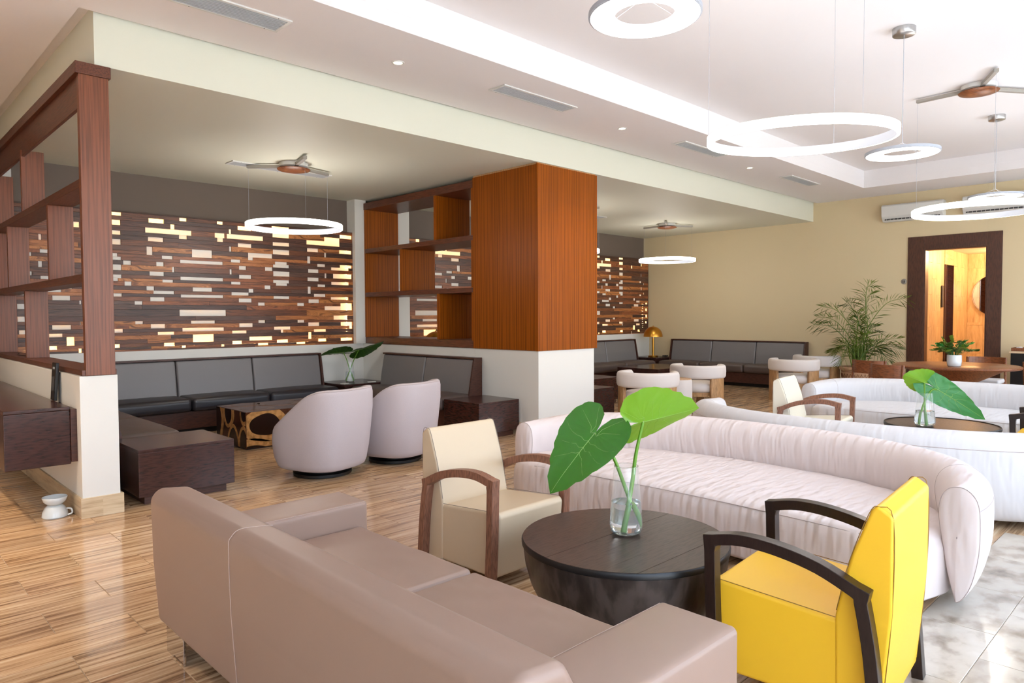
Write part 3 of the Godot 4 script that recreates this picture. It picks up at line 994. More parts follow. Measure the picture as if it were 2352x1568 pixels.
func air_grille(label: String, x0: float, x1: float, z0: float, z1: float, y: float) -> void:
	var t := thing("air_grille", label, "air vent", Vector3((x0 + x1) / 2, y, (z0 + z1) / 2), 0.0, "ceiling air vents")
	var w := x1 - x0
	var d := z1 - z0
	var f := 0.025
	part(t, "backing", rb(Vector3(w - 0.02, 0.002, d - 0.02), 0.0005, 1), M.grille_dark, Vector3(0, -0.0015, 0))
	for s in [-1, 1]:
		part(t, "frame_bar", rb(Vector3(w, 0.012, f), 0.002, 1), M.plastic, Vector3(0, -0.006, s * (d - f) / 2))
		part(t, "frame_bar", rb(Vector3(f, 0.012, d - 2 * f), 0.002, 1), M.plastic, Vector3(s * (w - f) / 2, -0.006, 0))
	var n := 9
	for k in n:
		part(t, "slat", rb(Vector3(w - 2 * f, 0.009, 0.009), 0.001, 1), M.grille, Vector3(0, -0.007, -d / 2 + f + (d - 2 * f) * (k + 0.5) / n))
	for k in 3:
		for s in [-1, 1]:
			part(t, "screw", lathe([Vector2(0, -0.0015), Vector2(0.004, -0.001), Vector2(0.0045, 0)], 8), M.grille_dark, Vector3((k - 1) * w * 0.42, -0.012, s * (d - f) / 2))


func downlight(label: String, at: Vector3, energy: float) -> void:
	var t := thing("downlight", label, "downlight", at, 0.0, "recessed ceiling spots")
	part(t, "trim_ring", lathe([Vector2(0.036, -0.001), Vector2(0.04, -0.006), Vector2(0.052, -0.006), Vector2(0.056, 0.0)], 28), M.plastic)
	part(t, "bulb", lathe([Vector2(0, -0.003), Vector2(0.036, -0.003)], 24), M.bulb)
	var l := SpotLight3D.new()
	l.name = numbered("downlight_beam")
	l.light_color = c3(1.0, 0.91, 0.80)
	l.light_energy = energy
	l.light_size = 0.035
	l.spot_angle = 48.0
	l.spot_angle_attenuation = 0.8
	l.spot_range = 12.0
	l.shadow_enabled = true
	add_child(l)
	l.position = at + Vector3(0, -0.01, 0)
	l.rotation_degrees.x = -90


func ceiling_fittings() -> void:
	ring_lamp("glowing ring pendant hanging in front of the wooden panel, above the log table", Vector3(3.94, 2.47, -7.72), 0.55, SOFFIT, 15.8, 1.2, "large ring pendants")
	ring_lamp("glowing ring pendant beside the column, half hidden behind its veneer", Vector3(8.75, 2.47, -7.7), 0.55, SOFFIT, 65.0, 1.0, "large ring pendants")
	ring_lamp("glowing ring pendant in front of the cream wall near the brass lamp", Vector3(11.85, 2.49, -7.78), 0.55, SOFFIT, -30.0, 1.0, "large ring pendants")
	ring_lamp("largest glowing ring pendant, in the upper right under the ceiling tray", Vector3(4.79, 2.62, -2.09), 0.61, 3.88, 0.0, 1.5, "large ring pendants", 3.6)
	ring_lamp("glowing ring pendant cut by the right edge, in front of the air conditioners", Vector3(8.86, 2.52, -1.93), 0.61, 3.88, -34.0, 1.2, "large ring pendants")
	donut_lamp("small flat ring pendant at the top edge of the picture", Vector3(3.06, 2.98, -2.15), 3.88, 0.8)
	donut_lamp("small flat ring pendant just right of the largest ring", Vector3(6.64, 2.81, -2.0), 3.88, 0.8)
	donut_lamp("small flat ring pendant close to the right hand air conditioner", Vector3(10.36, 2.88, -2.06), 3.88, 0.8)
	air_grille("white ceiling air vent cut by the top edge of the picture", 1.18, 2.46, -5.06, -4.80, TOP)
	air_grille("white ceiling air vent between the first two ceiling spots", 4.53, 5.57, -4.96, -4.74, TOP)
	air_grille("white ceiling air vent partly behind the largest ring pendant", 7.6, 8.66, -4.93, -4.73, TOP)
	air_grille("farthest ceiling air vent, nearest the tray corner", 10.65, 11.72, -4.96, -4.75, TOP)
	air_grille("air vent in the low ceiling behind the pendant of the near bay", 3.35, 4.62, -8.25, -8.03, SOFFIT)
	air_grille("air vent in the low ceiling just right of the column", 8.9, 10.2, -8.2, -7.98, SOFFIT)
	added_left_spots()
	downlight("ceiling spot nearest the camera, right of the near air vent", Vector3(3.5, TOP, -4.97), 2.2)
	downlight("middle ceiling spot, right of the second air vent", Vector3(6.58, TOP, -4.93), 2.2)
	downlight("farthest ceiling spot, below the largest ring pendant", Vector3(9.68, TOP, -4.95), 2.2)


func added_left_spots() -> void:  # unseen spots, added to warm and brighten the left floor and ceiling
	for e in [[-0.5, -4.95, "between the near air vent and the left edge"], [-2.6, -4.95, "in the corner by the left wall"], [-0.4, -7.4, "over the console left of the low wall"], [-2.2, -7.4, "by the left wall beside the console"], [-1.2, -6.2, "in front of the console"]]:
		downlight("added ceiling spot outside the picture, " + e[2], Vector3(e[0], TOP, e[1]), 8.0)


# ------------------------------------------------------------------ doorway and the lobby behind it

func corridor() -> void:
	var d := Node3D.new()
	d.name = "door_1"
	add_child(d)
	d.set_meta("kind", "structure")
	d.set_meta("label", "wide dark brown door frame in the cream wall")
	bar(d, "jamb", Vector3(FAR - 0.02, 0, -4.01), Vector3(FAR + 0.01, 2.795, -3.75), M.door_wood)
	bar(d, "jamb", Vector3(FAR - 0.02, 0, -2.82), Vector3(FAR + 0.01, 2.795, -2.61), M.door_wood)
	bar(d, "head", Vector3(FAR - 0.02, 2.565, -3.75), Vector3(FAR + 0.01, 2.795, -2.82), M.door_wood)
	bar(d, "lining", Vector3(FAR - 0.01, 0, -3.765), Vector3(FAR + 0.17, 2.565, -3.73), M.door_wood)
	bar(d, "lining", Vector3(FAR - 0.01, 0, -2.84), Vector3(FAR + 0.17, 2.565, -2.81), M.door_wood)
	bar(d, "lining", Vector3(FAR - 0.01, 2.55, -3.75), Vector3(FAR + 0.17, 2.58, -2.82), M.door_wood)
	# lobby walls of pale stone tiles
	var zl := -3.9
	var xb := 17.3
	block("ceiling_lobby", Vector3(FAR + 0.15, 2.71, -4.4), Vector3(xb + 0.2, 2.8, -0.8), M.ceiling)
	block("wall_lobby_right", Vector3(FAR + 0.15, 0, -0.9), Vector3(xb + 0.2, 2.8, -0.75), M.white)
	var lw := block("wall_lobby_left", Vector3(FAR + 0.15, 0, zl - 0.15), Vector3(15.6, 2.8, zl - 0.012), M.grout, "pale stone tiles on the left wall of the lobby")
	var lw2 := block("wall_lobby_end", Vector3(16.2, 0, zl - 0.15), Vector3(xb + 0.2, 2.8, zl - 0.012), M.grout)
	block("wall_lobby_lintel", Vector3(15.6, 2.41, zl - 0.15), Vector3(16.2, 2.8, zl), M.wall_stone[1])
	var bw := block("wall_lobby_back", Vector3(xb + 0.012, 0, zl - 0.15), Vector3(xb + 0.2, 2.8, -0.75), M.grout, "pale stone tiles on the back wall of the lobby")
	var n := 0
	for c in 13:
		for r in 6:
			var x := FAR + 0.16 + 0.29 * c
			if x + 0.28 > 15.6 and x < 16.2 or x > xb:
				continue
			var y := (r - (0.5 if c % 2 else 0.0)) * 0.6 + 0.3
			var y0 := maxf(y - 0.3, 0.0)
			var y1 := minf(y + 0.3, 2.7)
			if y1 - y0 < 0.05:
				continue
			var w: MeshInstance3D = lw if x < 15.6 else lw2
			part(w, "wall_tile", board(Vector3(y1 - y0 - 0.003, 0.287, 0.012), 0.0015), M.wall_stone[(n * 5 + c) % 6], Vector3(x + 0.145, (y0 + y1) / 2, zl - 0.006) - w.position, Vector3(0, 0, 90))
			n += 1
	for c in 6:
		for r in 6:
			var z := zl + 0.29 * c
			var y := (r - (0.5 if c % 2 else 0.0)) * 0.6 + 0.3
			var y0 := maxf(y - 0.3, 0.0)
			var y1 := minf(y + 0.3, 2.7)
			if y1 - y0 < 0.05:
				continue
			part(bw, "wall_tile", board(Vector3(y1 - y0 - 0.003, 0.287, 0.012), 0.0015), M.wall_stone[(n * 5 + c) % 6], Vector3(xb + 0.006, (y0 + y1) / 2, z + 0.145) - bw.position, Vector3(0, -90, 90))
			n += 1
	var dr := Node3D.new()
	dr.name = "door_2"
	add_child(dr)
	dr.set_meta("kind", "structure")
	dr.set_meta("label", "dark red brown door inside the lobby")
	bar(dr, "door_leaf", Vector3(15.62, 0, zl - 0.12), Vector3(16.18, 2.4, zl - 0.08), M.mahogany)
	bar(dr, "door_jamb", Vector3(15.6, 0, zl - 0.13), Vector3(15.63, 2.41, zl + 0.01), M.mahogany)
	bar(dr, "door_jamb", Vector3(16.17, 0, zl - 0.13), Vector3(16.2, 2.41, zl + 0.01), M.mahogany)
	var pl := tag(part(self, "door_plate", rb(Vector3(0.12, 0.42, 0.012), 0.003, 1), M.black, Vector3(15.42, 1.78, zl + 0.008)), "narrow dark plate on the stone wall beside the lobby door", "door sign")
	pl.position = pl.position
	var mi := thing("wall_mirror", "round mirror on the stone wall seen through the doorway", "mirror", Vector3(xb - 0.02, 1.83, -3.38))
	part(mi, "mirror_frame", lathe([Vector2(0.415, -0.018), Vector2(0.43, -0.018), Vector2(0.435, 0.0), Vector2(0.43, 0.018), Vector2(0.415, 0.018)], 64), M.chrome, Vector3.ZERO, Vector3(0, 0, 90))
	part(mi, "mirror_glass", lathe([Vector2(0, 0.01), Vector2(0.418, 0.01), Vector2(0.418, -0.01), Vector2(0, -0.01)], 64), M.mirror, Vector3.ZERO, Vector3(0, 0, 90))
	for p in [Vector3(15.2, 2.709, -3.1), Vector3(16.7, 2.709, -2.95)]:
		var t := thing("lobby_light", "round warm downlight in the lobby ceiling" if p.x > 16 else "warm downlight in the lobby ceiling just past the door", "downlight", p, 0.0, "lobby lights")
		part(t, "trim_ring", lathe([Vector2(0.07, -0.001), Vector2(0.075, -0.008), Vector2(0.095, -0.008), Vector2(0.1, 0.0)], 28), M.plastic)
		part(t, "bulb", lathe([Vector2(0, -0.004), Vector2(0.07, -0.004)], 24), M.bulb_warm)
		lamp_point(p + Vector3(0, -0.12, 0), c3(1.0, 0.78, 0.53), 2.2, 0.08, "lobby_glow")
	var s := thing("restroom_sign", "small round sign on the cream wall beside the door frame", "sign", Vector3(FAR - 0.001, 2.02, -4.07))
	part(s, "disc", lathe([Vector2(0, 0.006), Vector2(0.045, 0.006), Vector2(0.048, 0.003), Vector2(0.048, 0.0)], 28), M.bronze, Vector3.ZERO, Vector3(0, 0, 90))
	for k in [-1, 1]:
		part(s, "figure", rb(Vector3(0.002, 0.036, 0.012), 0.0008, 1), M.black, Vector3(-0.0075, -0.004, k * 0.012))
		part(s, "figure_head", lathe([Vector2(0, 0.002), Vector2(0.006, 0.002), Vector2(0.006, 0)], 12), M.black, Vector3(-0.0065, 0.022, k * 0.012), Vector3(0, 0, 90))
	# air conditioners high on the cream wall
	for k in 2:
		var z0: float = [-4.40, -3.15][k]
		var z1: float = [-3.43, -2.18][k]
		var a := thing("air_conditioner", ["white wall air conditioner above and left of the door frame", "white wall air conditioner behind the right hand ring pendant"][k], "air conditioner", Vector3(FAR, 3.09, (z0 + z1) / 2), 0.0, "air conditioners on the cream wall")
		var w := z1 - z0
		part(a, "body", rex([Vector2(0, 0.0), Vector2(0.12, 0.0), Vector2(0.2, 0.09), Vector2(0.21, 0.27), Vector2(0.18, 0.295), Vector2(0, 0.295)], w, [0.0, 0.015, 0.02, 0.02, 0.01, 0.0], 0.012), M.plastic, Vector3.ZERO, Vector3(0, -90, 0))
		part(a, "outlet", rb(Vector3(0.012, 0.05, w - 0.1), 0.003, 1), M.grille_dark, Vector3(-0.158, 0.043, 0), Vector3(0, 0, -42))
		for j in 14:
			part(a, "louvre", rb(Vector3(0.014, 0.045, 0.006), 0.001, 1), M.plastic, Vector3(-0.162, 0.041, -w / 2 + 0.08 + (w - 0.16) * j / 13), Vector3(0, 0, -42))
		part(a, "indicator_light", rb(Vector3(0.003, 0.01, 0.012), 0.001, 1), glow(c3(0.35, 0.45, 1.0), 3.0), Vector3(-0.2105, 0.12, w * 0.2))


# ------------------------------------------------------------------ furniture builders (each faces its own +z)

func armchair(label: String, at: Vector3, turn: float, hide: Material, wood: Material, seam: Material, w := 0.54) -> Node3D:
	var t := thing("armchair", label, "armchair", at, turn, "wooden armed lounge chairs")
	part(t, "seat", rex([Vector2(-0.22, 0.075), Vector2(0.25, 0.075), Vector2(0.285, 0.40), Vector2(0.27, 0.425), Vector2(-0.20, 0.385)], w, [0.01, 0.02, 0.03, 0.025, 0.01], 0.016), hide)
	part(t, "backrest", rex([Vector2(-0.31, 0.06), Vector2(-0.17, 0.06), Vector2(-0.165, 0.40), Vector2(-0.215, 0.62), Vector2(-0.275, 0.785), Vector2(-0.295, 0.808), Vector2(-0.345, 0.775), Vector2(-0.345, 0.45)], w + 0.01, [0.02, 0.01, 0.2, 0.4, 0.025, 0.02, 0.025, 0.5], 0.012), hide)
	for s in [-1.0, 1.0]:
		# the arm, one bent plank from the front foot over the arch to the back foot
		var mid := [Vector2(0.245, 0.0), Vector2(0.262, 0.3), Vector2(0.27, 0.585)]
		var top := [Vector2(0.27, 0.585), Vector2(0.16, 0.607), Vector2(0.03, 0.602), Vector2(-0.12, 0.57), Vector2(-0.255, 0.51)]
		var back := [Vector2(-0.255, 0.51), Vector2(-0.29, 0.3), Vector2(-0.315, 0.0)]
		var th := 0.021
		var outer := []
		var inner := []
		for e in [[mid, 1], [top, 0], [back, 2]]:
			var pts := curve(e[0], 5)
			for k in pts.size():
				if e[1] != 1 and k == 0:
					continue
				var d: Vector2 = (pts[mini(k + 1, pts.size() - 1)] - pts[maxi(k - 1, 0)]).normalized()
				var m := Vector2(d.y, -d.x)
				outer.append(pts[k] + m * th)
				inner.append(pts[k] - m * th)
		# square the two upper corners
		outer[10] = Vector2(0.296, 0.603)
		inner[10] = Vector2(0.244, 0.568)
		outer[30] = Vector2(-0.288, 0.523)
		inner[30] = Vector2(-0.238, 0.493)
		inner.reverse()
		var poly := outer + inner
		var arm := part(t, "arm", rex(poly, 0.052, 0.0, 0.0025, 2), wood, Vector3(s * (w / 2 + 0.03), 0, 0))
		for f in [0.246, -0.314]:
			part(arm, "glide", lathe([Vector2(0, 0), Vector2(0.012, 0.0), Vector2(0.012, 0.004)], 12), M.black, Vector3(0, -0.0005, f))
		# piping along the side of the cushion and of the back
		part(t, "piping", tube([Vector3(s * w * 0.493, 0.392, -0.19), Vector3(s * w * 0.493, 0.424, 0.255)], 0.0016, 5), seam)
		part(t, "piping", tube(curve([Vector3(s * (w / 2 - 0.002), 0.09, -0.312), Vector3(s * (w / 2 - 0.002), 0.45, -0.342), Vector3(s * (w / 2 - 0.002), 0.765, -0.342), Vector3(s * (w / 2 - 0.002), 0.80, -0.30), Vector3(s * (w / 2 - 0.002), 0.775, -0.27), Vector3(s * (w / 2 - 0.002), 0.60, -0.21), Vector3(s * (w / 2 - 0.002), 0.42, -0.17)], 4), 0.0016, 5), seam)
	part(t, "stretcher", rb(Vector3(w + 0.02, 0.04, 0.03), 0.003, 1), wood, Vector3(0, 0.1, 0.2))
	return t


func leather_sofa() -> void:
	var t := thing("leather_sofa", "long taupe leather sofa in the foreground, seen from behind", "sofa", Vector3(0.955, 0, -2.095), 90.0)
	var long := 2.24
	part(t, "backrest", rex([Vector2(0.02, 0.12), Vector2(0, 0.40), Vector2(-0.005, 0.665), Vector2(0.03, 0.705), Vector2(0.16, 0.69), Vector2(0.20, 0.62), Vector2(0.24, 0.40), Vector2(0.24, 0.12)], long, [0.02, 0.3, 0.05, 0.06, 0.05, 0.05, 0.1, 0.01], 0.03, 5), M.leather_taupe)
	part(t, "base", rb(Vector3(long - 0.06, 0.15, 0.80), 0.02, 2), M.leather_taupe, Vector3(0, 0.195, 0.45))
	for s in [-1.0, 1.0]:
		part(t, "arm", cushion(Vector3(0.27, 0.41, 0.72), 0.022, 0.006, 0.002, 3 + int(s)), M.leather_taupe, Vector3(s * (long / 2 - 0.135), 0.325, 0.555))
		part(t, "seat_cushion", cushion(Vector3(0.835, 0.17, 0.64), 0.028, 0.014, 0.006, 17 + int(s)), M.leather_taupe, Vector3(s * 0.422, 0.335, 0.545))
		part(t, "arm_piping", tube([Vector3(s * (long / 2 - 0.262), 0.526, 0.24), Vector3(s * (long / 2 - 0.262), 0.526, 0.895), Vector3(s * (long / 2 - 0.262), 0.14, 0.912)], 0.0016, 5), M.seam)
		for f in [0.045, 0.82]:
			part(t, "leg", rb(Vector3(0.2, 0.125, 0.012), 0.002, 1), M.chrome, Vector3(s * (long / 2 - 0.15), 0.062, f))
	for x in [0.28]:
		var line := []
		for p in [Vector2(0.018, 0.13), Vector2(0.0, 0.40), Vector2(-0.005, 0.64), Vector2(0.004, 0.68), Vector2(0.035, 0.702), Vector2(0.10, 0.698), Vector2(0.155, 0.69)]:
			line.append(Vector3(x, p.y, p.x))
		part(t, "stitch_line", tube(curve(line, 3), 0.0014, 5), M.seam)


# kidney shaped sofa: the back runs round the rear of the seat in one padded band
func curved_sofa(label: String, at: Vector3, turn: float, cloth: Material, half: float, deep: float) -> void:
	var t := thing("curved_sofa", label, "sofa", at, turn, "curved lounge sofas")
	var around := func(a: float, grow: float) -> Vector3:
		var s := sin(a)
		var x := (half + grow) * signf(s) * pow(absf(s), 2.0 / 2.4)
		return Vector3(x, 0, -(deep + grow) * cos(a))
	# the back: its section leans out, is full and round at the top and narrow at the foot
	var section := [Vector2(-0.005, 0.05), Vector2(-0.04, 0.075), Vector2(-0.09, 0.16), Vector2(-0.13, 0.32), Vector2(-0.135, 0.50), Vector2(-0.115, 0.59), Vector2(-0.06, 0.637), Vector2(0.0, 0.645), Vector2(0.06, 0.625), Vector2(0.098, 0.57), Vector2(0.105, 0.48), Vector2(0.085, 0.36), Vector2(0.05, 0.20), Vector2(0.0, 0.052)]
	var smooth := curve(section, 3)
	var rows := []
	var n := 64
	var last := deg_to_rad(93.0)
	var noise := FastNoiseLite.new()
	noise.seed = int(at.x * 10)
	noise.frequency = 1.0
	for k in n + 1:
		var f := float(k) / n
		var a := lerpf(-last, last, f)
		var p: Vector3 = around.call(a, 0.0)
		var q: Vector3 = around.call(a + 0.01, 0.0) - around.call(a - 0.01, 0.0)
		var nrm := Vector3(q.z, 0, -q.x).normalized()
		if nrm.dot(p) < 0:
			nrm = -nrm
		var slim := 1.0 - 0.28 * smoothstep(0.75, 1.0, absf(f * 2 - 1))
		var low := 1.0 - 0.06 * smoothstep(0.6, 1.0, absf(f * 2 - 1))
		var row := []
		for e in smooth.size():
			var c: Vector2 = smooth[e]
			var pull := 0.006 * noise.get_noise_2d(f * 60.0, c.y * 2.0) * smoothstep(0.3, 0.6, c.y) * (1.0 if c.x > 0 else 0.3)
			row.append(p - nrm * (c.x * slim + pull) + Vector3(0, c.y * low, 0))
		rows.append(row)
	var s := Shape.new()
	var ends := [rows[0], rows[n]]
	s.grid(rows, false, false, false)
	if s.n[smooth.size() * 32 + 12].dot(rows[32][12]) < 0:
		for k in s.n.size():
			s.n[k] = -s.n[k]
		var idx := s.i.duplicate()
		s.i.clear()
		for k in idx.size() / 3:
			s.tri(idx[k * 3], idx[k * 3 + 1], idx[k * 3 + 2])
	# end caps swell a little
	for e in 2:
		var ring: Array = ends[e]
		var c := Vector3.ZERO
		for p in ring:
			c += p
		c /= ring.size()
		var out: Vector3 = (rows[0][0] - rows[1][0] if e == 0 else rows[n][0] - rows[n - 1][0]).normalized()
		var caps := [ring]
		for j in 3:
			var shrink: float = [0.88, 0.6, 0.02][j]
			var lift: float = [0.016, 0.026, 0.03][j]
			var r2 := []
			for p in ring:
				r2.append(c + (p - c) * shrink + out * lift)
			caps.append(r2)
		s.grid(caps, true, false, false)
		var mark := s.n.size() - 1
		if s.n[mark - ring.size()].dot(out) < 0:
			for k in range(s.n.size() - caps.size() * ring.size(), s.n.size()):
				s.n[k] = -s.n[k]
	part(t, "backrest", fix(s), cloth)
	# seams: round both ends and up the back near them
	for e in [0, n]:
		var line := []
		for p in rows[e]:
			line.append(p)
		part(t, "end_piping", tube(line, 0.0022, 5), M.stitch)
	for e in [9, n - 9]:
		var line := []
		for c in range(6, rows[e].size() - 6):
			line.append(rows[e][c])
		part(t, "seam", tube(line, 0.0016, 4), M.stitch)
	var run := []
	for k in n + 1:
		run.append(rows[k][13])
	part(t, "back_seam", tube(run, 0.0025, 4), M.stitch)
	# the seat fills the plan, its front drawn slightly in
	var plan := []
	var m := 30
	for k in m + 1:
		var a := lerpf(-last * 0.97, last * 0.97, float(k) / m)
		plan.append(around.call(a, -0.045))
	var front := []
	var hw: float = half - 0.12
	var fr := 0.34
	for k in 25:
		var f := 1.0 - 2.0 * k / 24
		front.append(Vector3(hw * f, 0, fr - 0.10 + 0.10 * pow(absf(f), 2.0) - 0.06 * smoothstep(0.85, 1.0, absf(f))))
	plan.append_array(front)
	var levels := [[0.055, 0.06], [0.055, 0.02], [0.075, 0.0], [0.2, -0.008], [0.30, -0.004], [0.345, 0.012], [0.368, 0.035], [0.38, 0.075], [0.386, 0.16], [0.392, 0.30], [0.396, 0.45]]
	var seat := Shape.new()
	var loops := []
	var mid := Vector3(0, 0, -deep * 0.35)
	var wrinkle := FastNoiseLite.new()
	wrinkle.seed = 5
	wrinkle.frequency = 1.0
	for l in levels:
		var loop := []
		for p in plan:
			var d: Vector3 = mid - p
			var q: Vector3 = p + d.normalized() * minf(l[1], d.length() * 0.98) if l[1] >= 0 else p + d.normalized() * l[1]
			var up: float = l[0]
			if l[1] > 0.03 and l[0] > 0.3:
				up += 0.010 * wrinkle.get_noise_2d(q.x * 9.0 + q.z * 2.0, q.z * 3.0 - q.x) + 0.005 * wrinkle.get_noise_2d(q.x * 26.0, q.z * 6.0 + q.x * 8.0)
			q.y = up
			loop.append(q)
		loops.append(loop)
	seat.grid(loops, true, false, true)
	face_out(seat, Vector3(0, 0.2, -deep * 0.35))
	var top_ring: Array = loops[-1]
	seat.fan(top_ring, Vector3.UP)
	seat.fan(loops[0], Vector3.DOWN)
	part(t, "seat", fix(seat), cloth)
	var welt := []
	for k in front.size() - 4:
		var p: Vector3 = front[k + 2]
		welt.append(Vector3(p.x, 0.357, p.z - 0.012))
	part(t, "seat_welt", tube(welt, 0.0028, 4), M.stitch)
	for x in [-half * 0.55, half * 0.55]:
		for z in [-deep * 0.62, 0.02]:
			part(t, "foot", rb(Vector3(0.14, 0.06, 0.05), 0.004, 1), M.steel, Vector3(x, 0.03, z))


# normals of closed bodies turned outwards, then the faces wound to match
func face_out(s: Shape, c: Vector3, first := 0) -> void:
	var sum := 0.0
	for k in range(first, s.v.size()):
		sum += s.n[k].dot((s.v[k] - c).normalized())
	if sum < 0:
		for k in range(first, s.v.size()):
			s.n[k] = -s.n[k]


func fix(s: Shape) -> ArrayMesh:
	var idx := s.i.duplicate()
	s.i.clear()
	for k in idx.size() / 3:
		s.tri(idx[k * 3], idx[k * 3 + 1], idx[k * 3 + 2])
	return s.mesh()


func drum_table(label: String, at: Vector3, planks: bool) -> void:
	var t := thing("drum_table", label, "coffee table", at, 0.0, "round dark coffee tables")
	part(t, "bowl", lathe([Vector2(0.0, 0.0), Vector2(0.25, 0.0), Vector2(0.275, 0.012), Vector2(0.33, 0.06), Vector2(0.385, 0.13), Vector2(0.43, 0.22), Vector2(0.455, 0.31), Vector2(0.465, 0.392)], 64), M.drum_side)
	part(t, "rim", lathe([Vector2(0.465, 0.392), Vector2(0.470, 0.395), Vector2(0.471, 0.412), Vector2(0.466, 0.42), Vector2(0.455, 0.42)], 64), M.black)
	var top := part(t, "top", lathe([Vector2(0.468, 0.414), Vector2(0, 0.414)], 64), M.drum_top)
	if planks:
		# the boards of the top
		var cuts := [-0.47, -0.33, -0.2, -0.06, 0.07, 0.2, 0.32, 0.47]
		for k in 7:
			var strip := PackedVector2Array([Vector2(-1, cuts[k] + 0.0006), Vector2(1, cuts[k] + 0.0006), Vector2(1, cuts[k + 1] - 0.0006), Vector2(-1, cuts[k + 1] - 0.0006)])
			var disc := PackedVector2Array()
			for j in 72:
				disc.append(Vector2(cos(TAU * j / 72), sin(TAU * j / 72)) * 0.4645)
			for poly in Geometry2D.intersect_polygons(strip, disc):
				part(top, "board", slab(poly, 0.414, 0.4215 + 0.0004 * (k % 3)), M.drum_top)


# a flat outline in (x, z) with a top and a side
func slab(poly: PackedVector2Array, y0: float, y1: float) -> ArrayMesh:
	var s := Shape.new()
	var tris := Geometry2D.triangulate_polygon(poly)
	var o := 0
	for p in poly:
		s.put(Vector3(p.x, y1, p.y), Vector3.UP)
	for k in tris.size() / 3:
		s.tri(tris[k * 3], tris[k * 3 + 1], tris[k * 3 + 2])
	var c := Vector2.ZERO
	for p in poly:
		c += p / poly.size()
	for k in poly.size():
		var a := poly[k]
		var b := poly[(k + 1) % poly.size()]
		var out := (a + b) / 2 - c
		s.flat_quad(Vector3(a.x, y0, a.y), Vector3(b.x, y0, b.y), Vector3(b.x, y1, b.y), Vector3(a.x, y1, a.y), Vector3(out.x, 0, out.y))
	return s.mesh()


func tub_chair(label: String, at: Vector3, turn: float) -> void:
	var t := thing("tub_chair", label, "armchair", at, turn, "grey swivel tub chairs")
	# facing +z; rounded square plan
	var n := 72
	var P := func(a: float, r: float) -> Vector3:
		var c := cos(a)
		var s := sin(a)
		var k := pow(pow(absf(c), 3.0) + pow(absf(s), 3.0), -1.0 / 3.0)
		return Vector3(s * k * r * 0.96, 0, c * k * r)
	var high := func(a: float) -> float:
		var f := (1.0 - cos(a)) / 2
		return 0.36 + 0.44 * smoothstep(-0.12, 0.86, f)
	var rows := []
	var prof := [[0.0, 0.80], [0.02, 0.86], [0.08, 0.90], [0.25, 0.955], [0.5, 0.99], [0.75, 1.0], [0.93, 0.985], [0.985, 0.965], [1.0, 0.93], [1.0, 0.86], [0.985, 0.82], [0.9, 0.80], [0.5, 0.77]]
	for e in prof:
		var row := []
		for k in n:
			var a := TAU * k / n
			var top: float = high.call(a)
			var p: Vector3 = P.call(a, 0.40 * e[1])
			var y: float = 0.075 + (top - 0.075) * e[0]
			p += Vector3(0, y, 0) + Vector3(0, 0, -0.035 * smoothstep(0.3, 0.8, y))
			row.append(p)
		rows.append(row)
	var s := Shape.new()
	s.grid(rows, true, false, false)
	if s.n[n * 4].dot(rows[4][0]) < 0:
		for k in s.n.size():
			s.n[k] = -s.n[k]
	part(t, "shell", fix(s), M.cloth_tub)
	var ridge := []
	for k in n + 1:
		ridge.append(rows[7][k % n])
	part(t, "rim_seam", tube(ridge, 0.002, 4), M.stitch)
	part(t, "seat_cushion", cushion(Vector3(0.56, 0.13, 0.58), 0.05, 0.02, 0.0, 4), M.cloth_tub, Vector3(0, 0.385, 0.03))
	part(t, "swivel_base", lathe([Vector2(0, 0), Vector2(0.255, 0), Vector2(0.262, 0.006), Vector2(0.262, 0.03), Vector2(0.2, 0.036), Vector2(0.2, 0.078), Vector2(0, 0.078)], 48), M.black)


